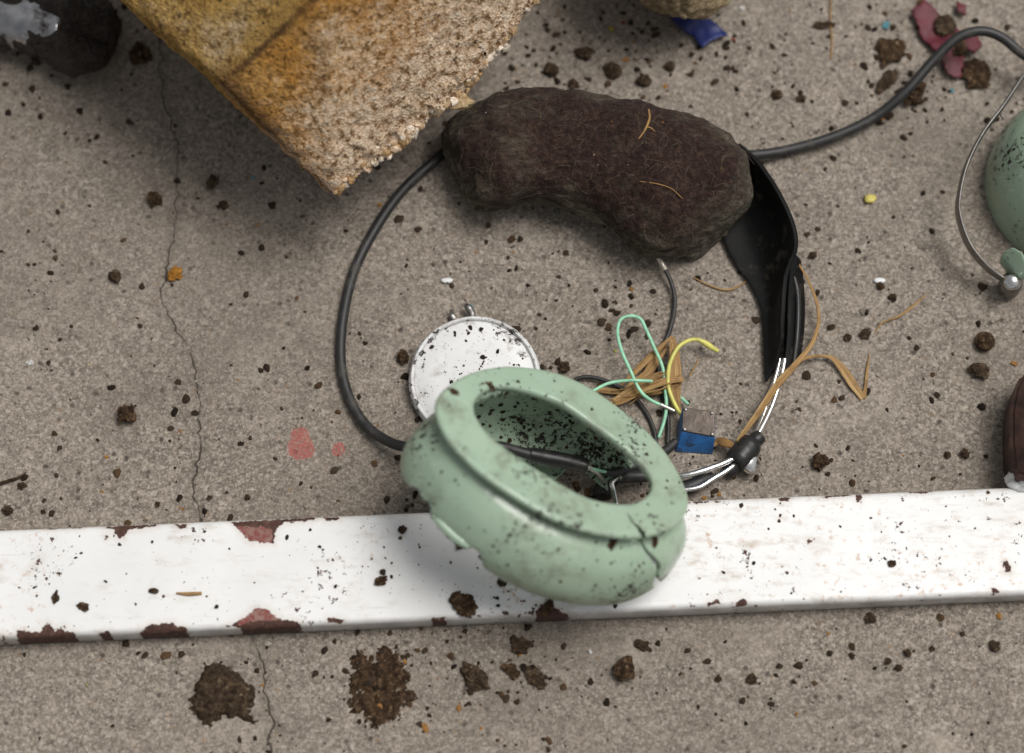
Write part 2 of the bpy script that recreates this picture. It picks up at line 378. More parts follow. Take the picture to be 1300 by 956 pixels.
# ------------------------------------------------------------------ white bar
BAR_H = .011
def build_bar():
    A, B = P(0, 672, BAR_H), P(1285, 617, BAR_H); C_, D_ = P(0, 809, BAR_H), P(1285, 757, BAR_H)
    ex = (B - A).normalized(); A0 = A - ex * .05; L = (B - A).length + .05 + .05
    ey = Vector((ex.y, -ex.x, 0)); W = .5 * ((C_ - A).dot(ey) + (D_ - A).dot(ey))
    r = .0022; sec = []
    sec += [(0.0, .0004)]
    for k in range(7): a = math.pi / 2 * k / 6; sec.append((r - r * math.cos(a), BAR_H - r + r * math.sin(a)))
    ny = 36
    for k in range(1, ny): sec.append((r + (W - 2 * r) * k / ny, BAR_H))
    for k in range(7): a = math.pi / 2 * k / 6; sec.append((W - r + r * math.sin(a), BAR_H - r + r * math.cos(a)))
    sec += [(W, BAR_H * .5), (W - .0004, .0012), (W - .002, .0004)]
    BA_ = A; nx = 420; v = []; f = []; ns = len(sec)
    for i in range(nx + 1):
        o = A0 + ex * (L * i / nx); w = .00025 * math.sin(i * .03)
        for s, z in sec:
            q = o + ey * s; q.z = z; q.z += w * (z / BAR_H) * .6 + (noise.noise((q.x * 60, q.y * 60, 3)) * .00012 if z > .005 else 0); v.append(q)
    for i in range(nx):
        for k in range(ns - 1): a = i * ns + k; f.append((a, a + ns, a + ns + 1, a + 1))
        a = i * ns; f.append((a + ns - 1, a + 2 * ns - 1, a + ns, a))
    f.append(tuple(range(ns))); f.append(tuple(nx * ns + k for k in range(ns - 1, -1, -1)))
    me = mesh('steel_bar', v, f); p = np.array([tuple(q) for q in v])
    chips = [[(128, 668), (198, 664), (200, 668), (180, 671), (160, 675), (157, 683), (149, 684), (146, 674)],
             [(293, 662), (400, 655), (402, 660), (360, 664), (350, 672), (348, 690), (338, 690), (318, 688), (305, 675)],
             [(410, 656), (432, 655), (432, 660), (412, 661)], [(222, 665), (238, 665), (236, 671), (226, 670)],
             [(20, 800), (50, 803), (60, 790), (70, 800), (82, 794), (82, 800), (96, 803), (96, 812), (20, 812)],
             [(126, 803), (140, 800), (140, 810), (126, 810)],
             [(178, 800), (190, 793), (215, 790), (238, 797), (236, 806), (175, 808)],
             [(282, 795), (296, 792), (310, 783), (325, 771), (340, 773), (355, 786), (380, 789), (384, 795), (358, 800), (330, 800), (308, 800), (300, 795)],
             [(415, 784), (438, 786), (436, 790), (415, 790)], [(548, 783), (565, 783), (570, 790), (548, 790)],
             [(680, 775), (690, 768), (706, 772), (728, 782), (740, 790), (680, 790)],
             [(880, 636), (900, 634), (897, 640), (882, 639)], [(905, 635), (915, 635), (913, 639), (906, 638)],
             [(988, 631), (1004, 631), (998, 637), (990, 637)], [(1086, 627), (1094, 627), (1093, 640), (1087, 637)],
             [(1040, 629), (1080, 626), (1078, 630), (1042, 632)], [(1150, 622), (1190, 621), (1175, 627), (1155, 625)],
             [(932, 764), (948, 759), (949, 768), (934, 770)], [(897, 766), (912, 762), (914, 766), (900, 769)],
             [(1272, 709), (1280, 712), (1285, 720), (1281, 729), (1275, 724)], [(1284, 662), (1298, 663), (1296, 666), (1286, 665)],
             [(1260, 746), (1268, 748), (1268, 754), (1261, 754)], [(1024, 684), (1032, 686), (1028, 692)],
             [(35, 726), (52, 709), (54, 710), (38, 727)], [(60, 667), (105, 665), (105, 670), (62, 671)], [(0, 804), (5, 803), (5, 812), (0, 812)],
             [(132, 680), (138, 681), (137, 685)], [(576, 655), (600, 651), (600, 654), (578, 658)]]
    reds = [[(300, 668), (345, 670), (346, 695), (320, 694), (308, 685)], [(300, 795), (318, 770), (345, 770), (362, 786), (345, 788), (320, 788)]]
    def fld(polys):
        sd = np.full(len(p), 20.)
        for q in polys: sd = np.minimum(sd, sdf_poly(p[:, :2], [tuple(P(a, b, BAR_H))[:2] for a, b in q]) * 1000)
        return sd
    sd_ = (p[:, :2] - np.array((BA_.x, BA_.y))) @ np.array((ey.x, ey.y))
    nz_ = np.array([noise.fractal((q[0] * 55, q[1] * 20, 1), 1, 2, 4) for q in p])
    edge = np.where(sd_ < W / 2, sd_ * 1000 + 1.3 - 2.6 * nz_, (W - sd_) * 1000 + 2.0 - 2.4 * nz_)
    attr(me, 'chip', np.minimum(fld(chips) + .10, np.clip(edge, -3, 20))); attr(me, 'red', fld(reds))
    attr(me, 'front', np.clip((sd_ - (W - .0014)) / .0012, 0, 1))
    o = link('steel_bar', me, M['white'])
    tag(o, 'long flat white painted steel bar with chipped rusty edges lying across the concrete', 'metal bar')
    return o, A, ex, ey, W
bar, BA, BEX, BEY, BW = build_bar()
def on_bar(x, y): q = Vector((x, y, 0)) - Vector((BA.x, BA.y, 0)); s = q.dot(BEY); return 0 < s < BW

# ------------------------------------------------------------------ green ear cup (broken shell with an oval flange)
OUT = [(556, 505), (573, 486), (605, 470), (650, 463), (700, 470), (750, 491), (800, 527), (845, 572), (871, 616), (875, 642), (862, 662),
       (838, 676), (800, 681), (750, 673), (700, 655), (645, 623), (602, 590), (571, 557), (556, 527)]
INN = [(604, 508), (622, 493), (655, 491), (708, 508), (758, 541), (800, 574), (824, 598), (829, 616), (818, 632), (793, 640), (752, 633), (708, 611), (660, 581), (622, 552), (605, 528)]
ang = R(33); perp = math.sin(ang) * RR_ + math.cos(ang) * UU
n_cup = math.cos(R(50)) * (-FF) + math.sin(R(50)) * perp; n_cup /= np.linalg.norm(n_cup)
NPHI = 720
def resample(pts, c, e1, e2):
    q = catmull(pts, 24, True) - np.array(c); x, y = q @ e1, q @ e2; a = np.arctan2(y, x); r = np.hypot(x, y)
    o = np.argsort(a); a, r = a[o], r[o]; a = np.concatenate([a - 2 * math.pi, a, a + 2 * math.pi]); r = np.tile(r, 3)
    return np.interp(np.linspace(-math.pi, math.pi, NPHI, endpoint=False), a, r)
PHI = np.linspace(-math.pi, math.pi, NPHI, endpoint=False)
def cup_geo(zc):
    c = P(714, 573, zc); n = n_cup
    e1 = np.array(PP(714 + 84, 573 + 54, c, n) - c); e1 /= np.linalg.norm(e1); e2 = np.cross(n, e1)
    ro = resample([PP(x, y, c, n) for x, y in OUT], c, e1, e2); ri = resample([PP(x, y, c, n) for x, y in INN], c, e1, e2)
    return np.array(c), e1, e2, n, ro, ri
PROFILE = [(.0044, .0026), (.0054, .0036), (.0052, .0050), (.0030, .0068), (.0000, .0092), (-.0028, .0130), (-.0040, .0175), (-.0044, .0220), (-.0036, .0260), (-.0014, .0300),
           (.0022, .0335), (.0072, .0365), (.0135, .0386), (.0220, .0399), (.030, .0405), (.036, .0407)]       # inset from the flange edge, depth
PROFILE = [(a, b if b < .012 else b * 1.07) for a, b in PROFILE]
def cup_keep(phi, depth, x, y, ins):
    """which bits of the shell survived: angle, depth, local x (long axis) and y (across)"""
    d = math.degrees(phi); j = .0012 * noise.noise((phi * 6, depth * 400, 1)) + .0006 * noise.noise((phi * 25, depth * 1500, 5))
    if 6 < d < 62 + 3 * math.sin(depth * 900) and depth > (.0036 if d > 26 else .019 - .0004 * (d - 6)) + j: return False
    lim = np.interp(d, [-181, -165, -150, -143, -134, -133, -112, -108, -104, -98, -80, -40, -20, -8, 6], [.034, .030, .0275, .0240, .0235, .0275, .0290, .0245, .0255, .032, .037, .038, .032, .026, .020])
    if d < 6 and depth > lim + j * 1.3: return False
    if d >= 6 and depth > .0330: return x < -.006 + 7 * j + .30 * y and y > -.010 + 6 * j
    return True
def body_shift(dep): return .0034 * min(1, dep / .012)
def build_cup():
    zc = .034
    for it in range(4):
        c, e1, e2, n, ro, ri = cup_geo(zc); low = 1
        for ins, dep in PROFILE:
            for i in range(0, NPHI, 6):
                r = max(ro[i] - ins, .0005); x, y = r * math.cos(PHI[i]) + body_shift(dep), r * math.sin(PHI[i])
                if cup_keep(PHI[i], dep, x, y, ins):
                    w = c + e1 * x + e2 * y - n * dep; low = min(low, w[2] - (BAR_H if on_bar(w[0], w[1]) else 0))
        zc -= low - .0004
    c, e1, e2, n, ro, ri = cup_geo(zc)
    root = empty('ear_cup', (c[0], c[1], 0)); tag(root, 'cracked sage green plastic ear cup with oval opening tilted on the white bar', 'ear cup')
    def W(r, i, dep): return c + e1 * (r * math.cos(PHI[i])) + e2 * (r * math.sin(PHI[i])) - n * dep
    # flange: closed section swept round
    crk = R(-20)
    th = .0026; ng = 10; v = []; f = []; sec = []
    for k in range(7): a = math.pi * (k / 6) - math.pi / 2; sec.append(('o', .0013 * (1 - math.cos(a)), .0013 - .0013 * math.sin(a)))  # rounded outer edge
    for k in range(1, ng): sec.append(('m', k / ng, 0))
    sec += [('i', .0006, 0.0), ('i', 0, .0006), ('i', 0, th)]
    for k in range(1, 4): sec.append(('m', 1 - k / 4, th))
    ns = len(sec)
    for i in range(NPHI):
        for t, a, b in sec:
            if t == 'o': r, dep = ro[i] - a, b
            elif t == 'i': r, dep = ri[i] + a, b
            else: r, dep = ro[i] - .0013 + (ri[i] + .0006 - ro[i] + .0013) * a, b
            dep += .0004 * noise.noise((PHI[i] * 1.5, 0, 0))
            v.append(W(r, i, dep))
    for i in range(NPHI):
        i2 = (i + 1) % NPHI
        for k in range(ns):
            k2 = (k + 1) % ns; t, a, b = sec[k]
            frac = 0 if t == 'o' else (1 if t == 'i' else a)
            if frac < .62 and abs(PHI[i] - crk - .05 * frac - .012 * math.sin(frac * 14)) < .016 * (1 - frac / .62) + .004: continue
            f.append((i * ns + k, i2 * ns + k, i2 * ns + k2, i * ns + k2))
    fl = link('flange', mesh('flange', [q for q in v], [q[::-1] for q in f]), M['green'], root)
    # shell: dense profile
    prof = catmull([(a, b, 0) for a, b in PROFILE], 5)[:, :2]
    v = []; f = []; keep = np.zeros((len(prof), NPHI), bool)
    for s, (ins, dep) in enumerate(prof):
        for i in range(NPHI):
            r = max(ro[i] - ins, .0008) ; v.append(W(r, i, dep) + e1 * body_shift(dep)); keep[s, i] = cup_keep(PHI[i], dep, r * math.cos(PHI[i]), r * math.sin(PHI[i]), ins)
            cr = crk + .06 + .24 * (dep / .028) + .02 * math.sin(dep * 600)
            if dep < .031 and abs(PHI[i] - cr) < .009 + .45 * max(0, dep - .004): keep[s, i] = False
    for s in range(len(prof) - 1):
        for i in range(NPHI):
            i2 = (i + 1) % NPHI
            if keep[s, i] and keep[s, i2] and keep[s + 1, i] and keep[s + 1, i2]:
                f.append((s * NPHI + i, s * NPHI + i2, (s + 1) * NPHI + i2, (s + 1) * NPHI + i))
    me = mesh('shell', v, [q[::-1] for q in f]); me.materials.append(M['green']); me.materials.append(M['green_in'])
    sh = link('shell', me, None, root)
    bm = bmesh.new(); bm.from_mesh(me); bmesh.ops.delete(bm, geom=[q for q in bm.verts if not q.link_faces], context='VERTS')
    # drop small islands
    left = set(bm.verts); isl = []
    while left:
        s0 = left.pop(); st = [s0]; comp = [s0]
        while st:
            a = st.pop()
            for e in a.link_edges:
                b = e.other_vert(a)
                if b in left: left.remove(b); st.append(b); comp.append(b)
        isl.append(comp)
    for comp in isl:
        if len(comp) < 1500: bmesh.ops.delete(bm, geom=comp, context='VERTS')
    for it in range(5):
        nb = {}
        for q in bm.verts:
            if q.is_boundary:
                ns_ = [e.other_vert(q).co for e in q.link_edges if e.is_boundary]
                if len(ns_) == 2: nb[q] = q.co * .4 + (ns_[0] + ns_[1]) * .3
        for q, co_ in nb.items(): q.co = co_
    bm.to_mesh(me); bm.free()
    md = sh.modifiers.new('s', 'SOLIDIFY'); md.thickness = .0021; md.offset = -1; md.material_offset = 1; md.material_offset_rim = 0; md.use_even_offset = False
    apply_mods(sh); sh.data.polygons.foreach_set('use_smooth', [True] * len(sh.data.polygons))
    bead = []
    for d in np.linspace(-132, -110, 14): i = int((R(d) + math.pi) / (2 * math.pi) * NPHI); bead.append(W(ro[i] + .0036, i, .0258 + .0003 * math.sin(d * .2)) + e1 * body_shift(.02))
    tube('rim_bead', bead, [.0008, .0017, .0018, .0018, .0017, .0009], M['green'], root, seg=12, n=3)
    return root, fl, sh, (c, e1, e2, n, ro, ri), zc
cup, cup_flange, cup_shell, CUPF, CUPZ = build_cup()
print('cup centre height', CUPZ, 'normal', n_cup)

# ------------------------------------------------------------------ white disc
def build_disc():
    c = P(603, 481, .0062); e1 = np.array((1., 0, 0)); n = np.array((.0, -.10, 1.)); n /= np.linalg.norm(n); e2 = np.cross(n, e1); c = np.array(c)
    rad = 83 * .27 * MM * .992
    root = empty('speaker_disc', (c[0], c[1], 0)); tag(root, 'round dirt flecked white speaker disc with raised rim under the green cup', 'disc')
    def lathe(name, prof, seg=160, wob=0.0, mat=None):
        v, f = [], []
        for r, z in prof:
            for k in range(seg):
                a = 2 * math.pi * k / seg; q = r * (1 + wob * noise.noise((math.cos(a) * 2.5, math.sin(a) * 2.5, 4)) * (r / rad) ** 8)
                v.append(c + e1 * q * math.cos(a) + e2 * q * math.sin(a) + n * z)
        for s in range(len(prof) - 1):
            for k in range(seg): k2 = (k + 1) % seg; f.append((s * seg + k, s * seg + k2, (s + 1) * seg + k2, (s + 1) * seg + k))
        return link(name, mesh(name, v, f), mat, root)
    R0 = rad
    lathe('face', [(.0001, .0004), (.004, .0005), (.008, .0002), (R0 * .6, 0), (R0 * .9, -.0002), (R0 * .925, -.0006)], mat=M['disc'])
    lathe('rim', [(R0 * .925, -.0010), (R0 * .925, -.0002), (R0 * .94, .0008), (R0 * .965, .0010), (R0 * .985, .0006), (R0 * .99, -.0006), (R0 * 1.0, -.0008), (R0 * 1.012, -.0014), (R0 * 1.012, -.0032), (R0 * .97, -.0035), (R0 * .5, -.0035)], wob=.012, mat=M['disc'])
    tube('tab', mmz([(600, 407, 3.2), (599, 398, 3.6), (595, 391, 4.4), (591, 387, 4.2)]), [.0012, .0013, .0013, .0008], M['dullsteel'], root, flat=.8)
    tube('tab', mmz([(577, 405, 2.6), (574, 400, 3.0), (573, 394, 2.6)]), [.0011, .0010, .0005], M['dullsteel'], root, flat=.5)
    return root
disc = build_disc()

# ------------------------------------------------------------------ noisy solid from a hull
def remesh_noise(o, vox, amps, seed=0):
    md = o.modifiers.new('r', 'REMESH'); md.mode = 'VOXEL'; md.voxel_size = vox; md.use_smooth_shade = True
    me = apply_mods(o); co = coords(me); nr = np.empty(len(co) * 3, dtype=np.float32); me.vertices.foreach_get('normal', nr); nr = nr.reshape(-1, 3)
    d = np.zeros(len(co))
    for i, q in enumerate(co):
        for sc, am in amps: d[i] += am * noise.noise((q[0] * sc + seed, q[1] * sc, q[2] * sc))
    co = co + nr * d[:, None]; setco(me, co); me.polygons.foreach_set('use_smooth', [True] * len(me.polygons)); return me, co
def hull(name, pts, mat):
    bm = bmesh.new()
    for p in pts: bm.verts.new(p)
    bmesh.ops.convex_hull(bm, input=bm.verts[:]); me = bpy.data.meshes.new(name); bm.to_mesh(me); bm.free()
    return link(name, me, mat)

# ------------------------------------------------------------------ big foam block
def build_foam():
    z = {}
    A, T = P(284, 106, 0.076), P(424, 250, 0.048); Rr, S = P(578, 132, 0.050), P(693, -6, 0.058)
    crest = P(412, -12, 0.100)
    Lf = P(140, -10, 0.078)
    back = [P(440, -240, 0.124), P(680, -190, 0.074), P(100, -260, 0.104), P(30, -150, 0.094)]  # unseen rear raised to block sky and darken the ground nearby
    base = [P(330, 40, .003), P(420, 120, .003), P(480, 80, .002), P(540, 20, .002), P(600, -150, .002), P(250, -150, .002), P(210, -20, .004)]
    o = hull('foam_block', [A, T, Rr, S, crest, Lf] + back + base, M['foam'])
    me, co = remesh_noise(o, .0011, [(40, .0014), (160, .0007), (600, .0006)], 3)
    # extra ragged bite along the torn lower right edge
    p1, p2 = np.array(T), np.array(Rr); e = p2 - p1
    t = np.clip(((co - p1) @ e) / (e @ e), -.2, 1.4); d = np.linalg.norm(co - (p1 + t[:, None] * e), axis=1)
    w = np.clip(1 - d / .030, 0, 1); jit = np.array([noise.noise_vector((q[0] * 260, q[1] * 260, q[2] * 260)) for q in co])
    co = co + jit * (w * .0026)[:, None]; setco(me, co)
    cx = np.array(crest) - np.array(A); side = (co[:, 0] - A.x) * cx[1] - (co[:, 1] - A.y) * cx[0]; side /= np.hypot(cx[0], cx[1])
    wig = np.array([noise.noise((q[0] * 90, q[1] * 90, 1)) for q in co]) * .003
    attr(me, 'orange', np.clip((side + wig) / .003 + .5, 0, 1))
    q1 = np.array(P(470, 0, .05)); q2 = np.array(P(330, 150, .055)); ed = (q2 - q1)[:2]; nn = np.array((-ed[1], ed[0])); nn /= np.linalg.norm(nn)
    dd = (co[:, :2] - q1[:2]) @ nn; dd = dd * np.sign(((np.array(P(560, 120, .03)) - q1)[:2]) @ nn)
    attr(me, 'pale', np.clip(dd / .042 + .12, 0, 1))
    # dark brown along the fold, the silhouette edge and the torn edge
    def seg(a, b, wd):
        a, b = np.array(a), np.array(b); e = b - a; t = np.clip(((co - a) @ e) / (e @ e), 0, 1); return np.clip(1 - np.linalg.norm(co - (a + t[:, None] * e), axis=1) / wd, 0, 1)
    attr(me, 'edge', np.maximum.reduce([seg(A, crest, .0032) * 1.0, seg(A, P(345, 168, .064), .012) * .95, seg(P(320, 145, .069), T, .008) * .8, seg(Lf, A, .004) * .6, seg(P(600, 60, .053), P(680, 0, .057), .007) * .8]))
    tag(o, 'large crumbling yellow orange foam block with dirty torn edge', 'foam block'); return o
foam = build_foam()
# crumb hanging off the torn edge
def lump(name, loc, size, mat, seed, amp=.35, sub=3, scale=(1, 1, .8), parent=None):
    bm = bmesh.new(); bmesh.ops.create_icosphere(bm, subdivisions=sub, radius=1)
    for v in bm.verts:
        n_ = noise.fractal((v.co.x * 1.4 + seed * 3.1, v.co.y * 1.4, v.co.z * 1.4), 1, 2, 4) * amp + noise.noise((v.co.x * 5, v.co.y * 5 + seed, v.co.z * 5)) * amp * .35
        v.co *= (1 + n_) * size; v.co.x *= scale[0]; v.co.y *= scale[1]; v.co.z *= scale[2]
    me = bpy.data.meshes.new(name); bm.to_mesh(me); bm.free(); o = link(name, me, mat); o.location = loc
    return o
def cluster(name, size, mat, seed, amp, sc):
    rnd = random.Random(seed); bm = bmesh.new(); nb = 8 + int(min(30, size * 9000))
    for k in range(nb):
        a, q = rnd.uniform(0, 6.283), rnd.random() ** .6; rr = rnd.uniform(.16, .46) * (1.15 - .55 * q)
        if k == 0: q, rr = 0, .68
        el = math.asin(rnd.uniform(-.3, 1)); c = Vector((math.cos(a) * math.cos(el), math.sin(a) * math.cos(el), math.sin(el))) * (q * (.75 + .5 * amp * noise.noise((math.cos(a) * 1.5 + seed, math.sin(a) * 1.5, 0))))
        t = bmesh.ops.create_icosphere(bm, subdivisions=2, radius=1)['verts']; st = Vector((rnd.uniform(.7, 1.3), rnd.uniform(.7, 1.3), rnd.uniform(.7, 1.2)))
        for v in t:
            n_ = 1 + .5 * noise.noise((v.co.x * 1.6 + k + seed, v.co.y * 1.6, v.co.z * 1.6)) + .28 * noise.noise((v.co.x * 4 + k, v.co.y * 4, v.co.z * 4 + seed))
            p = Vector((v.co.x * st.x, v.co.y * st.y, v.co.z * st.z)) * rr * n_ + c; v.co = Vector((p.x * sc[0], p.y * sc[1], p.z * sc[2])) * size
    me = bpy.data.meshes.new(name); bm.to_mesh(me); bm.free(); return link(name, me, mat, smooth=False)
def plain_foam(nm, c1, c2):
    m = Mat(nm); n1 = m.noise(500, 4, .7); c = m.ramp(n1, (.3, c1), (.65, c2)); m.bump(m.noise(1300, 3), 1, .001); return m.done(color=c, rough=1.0, spec=.05)
def wet_soil():
    m = Mat('wet_soil'); c = m.ramp(m.noise(500, 5, .75), (.3, (.008, .005, .004)), (.55, (.030, .020, .013)), (.75, (.085, .06, .04))); m.bump(m.noise(650, 4, .75), 1, .002)
    return m.done(color=c, rough=m.ramp(m.noise(300, 3), (.4, .22), (.6, .75)), spec=.5)
M['wetsoil'] = wet_soil()
M['crumbfoam'] = plain_foam('pale_foam_crumb', (.30, .19, .08), (.58, .44, .27))
M['orangefoam'] = plain_foam('orange_foam_crumb', (.14, .055, .01), (.48, .23, .05))
M['tanfoam'] = plain_foam('tan_foam_scrap', (.14, .10, .06), (.40, .31, .19))
o = lump('foam_crumb', P(582, 130, .0490), .0030, M['crumbfoam'], 5, .6, 3, (1.5, .9, .7)); tag(o, 'pale foam crumb hanging off the torn edge of the foam block', 'foam crumb')
fc = hull('foam_scrap', [P(796, -6, .030), P(830, 12, .022), P(862, 24, .026), P(898, 22, .022), P(924, 4, .024), P(960, -60, .030), P(780, -70, .060), P(900, -160, .060), P(740, -170, .050), P(850, -20, .050), P(960, -180, .03),
    P(830, -20, .002), P(900, -20, .002), P(930, -150, .002), P(760, -150, .002)], M['tanfoam'])  # part beyond the view enlarged into a tall block to shade the scene's top
remesh_noise(fc, .0009, [(120, .0016), (400, .0012)], 9); tag(fc, 'tan foam scrap with a ragged corner over the navy blue shard', 'foam scrap')

# ------------------------------------------------------------------ dark kidney shaped pad
def build_pad():
    # spine on the ground with half widths and heights in mm
    sp = [(582, 234, 11, 17), (598, 228, 17, 26), (628, 222, 20, 31), (660, 216, 20, 32), (730, 219, 21.5, 33), (800, 236, 23.5, 34), (845, 259, 25, 34), (878, 288, 23.5, 32), (897, 309, 17, 25), (906, 320, 9, 14)]
    path = catmull([P(a, b) for a, b, _, _ in sp], 10); n = len(path)
    hw = np.interp(np.linspace(0, 1, n), np.linspace(0, 1, len(sp)), [q[2] for q in sp]) * MM
    hh = np.interp(np.linspace(0, 1, n), np.linspace(0, 1, len(sp)), [q[3] for q in sp]) * MM
    T = np.gradient(path, axis=0); T /= np.linalg.norm(T, axis=1)[:, None]; v, f = [], []; seg = 28
    for i in range(n):
        B = np.array((-T[i][1], T[i][0], 0)); B /= np.linalg.norm(B)
        for k in range(seg):
            a = 2 * math.pi * k / seg; ca, sa = math.cos(a), math.sin(a)
            x = math.copysign(abs(ca) ** .80, ca) * hw[i]; z = (math.copysign(abs(sa) ** .74, sa) + 1) * .5 * hh[i]
            v.append(path[i] + B * x * (1 if z > .004 else .93) + np.array((0, 0, z)))
    for i in range(n - 1):
        for k in range(seg): a, b = i * seg + k, i * seg + (k + 1) % seg; f.append((a, b, b + seg, a + seg))
    f.append(tuple(range(seg - 1, -1, -1))); f.append(tuple((n - 1) * seg + k for k in range(seg)))
    o = link('foam_pad', mesh('foam_pad', v, f), M['pad'])
    bm = bmesh.new(); bm.from_mesh(o.data); bmesh.ops.recalc_face_normals(bm, faces=bm.faces); bm.to_mesh(o.data); bm.free()
    me, co = remesh_noise(o, .0012, [(28, .0032), (75, .0022), (260, .0010)], 5)
    sm = o.modifiers.new('s', 'SMOOTH'); sm.factor = .5; sm.iterations = 3; me = apply_mods(o); co = coords(me)
    for i, q in enumerate(co): co[i, 2] = max(q[2], .0003)
    co += np.array([noise.noise_vector((q[0] * 500, q[1] * 500, q[2] * 500)) for q in co]) * .0003; co[:, 2] = np.maximum(co[:, 2], .0003); setco(me, co)
    attr(me, 'side', np.clip(1.15 - co[:, 2] / .036, 0, 1)); me.polygons.foreach_set('use_smooth', [True] * len(me.polygons))
    root = empty('ear_cushion', P(740, 225)); parent_keep(o, root); o.name = 'foam'
    tag(root, 'dark brown kidney shaped foam cushion coated in dust and fibres', 'foam cushion')
    # loose fibres
    tree = bvh(o); v, f = [], []
    for k in range(300):
        x, y = random.uniform(565, 940), random.uniform(110, 345); d = Vector(ray(x, y)).normalized(); h = tree.ray_cast(Vector(CC), d)
        if h[0] is None: continue
        nrm = h[1]; tg = nrm.cross(Vector((random.gauss(0, 1), random.gauss(0, 1), random.gauss(0, 1)))).normalized(); L = random.uniform(.0015, .007)
        b = nrm.cross(tg); cv = random.uniform(-1.2, 1.2)
        pts = [h[0] + tg * (L * (t - .3)) + b * (cv * L * t * t) + nrm * (.0002 + .0011 * math.sin(t * 3) * random.random()) for t in (0, .25, .5, .75, 1)]
        vv, ff = tube_geo(np.array([tuple(q) for q in pts]), random.uniform(.00002, .00006), 3); o0 = len(v); v += vv; f += [tuple(a + o0 for a in q) for q in ff]
    tag(link('fibre', mesh('fibre', v, f), m_plain('pale_fibre', (.15, .115, .085), .7, dust=0), root), kind='stuff')
    # root threads and a fluff tuft, resting on the surface
    def lay(pts, dz=.0004):
        out = []
        for x, y in pts:
            h = tree.ray_cast(Vector(CC), Vector(ray(x, y)).normalized()); out.append((h[0] + h[1] * dz) if h[0] else P(x, y, .028))
        return out
    tube('root_thread', lay([(823, 140), (824, 150), (821, 160), (817, 168), (811, 177)]), [.0003, .0005, .0004, .0002], M['straw'], root, seg=6)
    tube('root_thread', lay([(820, 161), (827, 164), (831, 168)]), [.0003, .00015], M['straw'], root, seg=6)
    tube('root_thread', lay([(812, 230), (835, 234), (852, 240), (866, 252)]), [.00018, .00018], M['straw'], root, seg=6)
    return root, o
pad, pad_foam = build_pad()

# ------------------------------------------------------------------ headset cable
cab = [(1420, 130, 8), (1345, 95, 12), (1300, 70, 15), (1270, 47, 17), (1243, 40, 18), (1215, 50, 17), (1185, 78, 14), (1150, 118, 10), (1110, 148, 6), (1060, 172, 4), (1000, 190, 4), (955, 196, 6), (930, 196, 9), (900, 205, 8),
       (850, 210, 3), (740, 195, 2.4), (640, 185, 2.4), (575, 188, 2.4), (545, 210, 2.6), (510, 245, 2.6), (478, 290, 2.5), (450, 345, 2.4), (434, 410, 2.4), (433, 465, 2.4), (445, 510, 2.5), (467, 543, 3.5), (495, 562, 7), (520, 568, 12), (560, 570, 18), (600, 566, 23), (632, 566, 24),
       (655, 571, 22), (680, 578, 20), (715, 584, 19)]
cable = empty('headset_cable', P(433, 440)); tag(cable, 'thick black rubber cable looping across the concrete into the green cup', 'cable')
tube('cable_sheath', [q + noise.noise_vector(q * 45) * .0007 for q in mmz(cab)], .00178, M['rubber'], cable, seg=16, n=14)
tube('heat_shrink', mmz([(672, 576, 20.5), (690, 580, 19.6), (715, 584.5, 19), (738, 590, 18.4), (746, 592.5, 18)]), [.0021, .00265, .0026, .0026, .0024], M['blackp'], cable, seg=16)
tube('inner_lead', mmz([(745, 592, 18), (752, 596, 17), (760, 602, 14), (766, 612, 9)]), [.0009, .0008, .0008, .0006], M['tin'], cable, seg=8)
tube('inner_lead', mmz([(744, 592, 17.6), (756, 596, 17), (772, 599, 14), (790, 595, 10)]), .00055, M['greenw'], cable, seg=8)
tube('sleeved_lead', mmz([(762, 598, 15), (780, 600, 12), (800, 593, 8), (818, 585, 7), (845, 572, 4), (858, 560, 3)]), [.0010, .0016, .0018, .0018, .0016, .0014], M['rubber'], cable, seg=10)

# ------------------------------------------------------------------ headband: sleeve, two wires, slider
hb = empty('headband', P(985, 430)); tag(hb, 'broken headband with twisted black sleeve and two bright steel wires', 'headband')
def ribbon(name, rows, th, mat, parent, nu=10, nv=8):
    g = np.array([catmull([P(x, y, z * MM) for x, y, z in r], nv) for r in rows]); g = np.array([catmull(g[:, k], nu) for k in range(g.shape[1])])   # (across, along)
    a, b = g.shape[:2]; v = g.reshape(-1, 3) + np.array([noise.noise_vector(tuple(q * 60)) for q in g.reshape(-1, 3)]) * .0004
    f = [(i * b + j, i * b + j + 1, (i + 1) * b + j + 1, (i + 1) * b + j) for i in range(a - 1) for j in range(b - 1)]
    o = link(name, mesh(name, v, f), mat, parent); md = o.modifiers.new('s', 'SOLIDIFY'); md.thickness = th; md.offset = 0
    bv = o.modifiers.new('b', 'BEVEL'); bv.width = th * .35; bv.segments = 2; bv.limit_method = 'ANGLE'
    apply_mods(o); o.data.polygons.foreach_set('use_smooth', [True] * len(o.data.polygons)); return o
ribbon('sleeve', [[(898, 222, 5), (915, 208, 8), (926, 196, 12), (938, 182, 16)], [(908, 262, 3), (930, 242, 4), (952, 222, 10), (965, 208, 19)],
                  [(918, 305, 2), (948, 282, 3), (975, 262, 10), (990, 244, 21)], [(934, 338, 1.6), (962, 318, 3), (985, 300, 10), (1007, 285, 21)],
                  [(952, 362, 1.6), (972, 348, 3), (988, 335, 9), (1011, 315, 19)], [(965, 392, 1.6), (978, 382, 3), (986, 372, 7), (998, 350, 15)],
                  [(970, 430, 1.6), (979, 424, 3), (986, 415, 6), (994, 392, 12)], [(972, 485, 1.6), (979, 474, 2.4), (986, 462, 4), (994, 430, 9)]], .0016, M['sleeve'], hb)
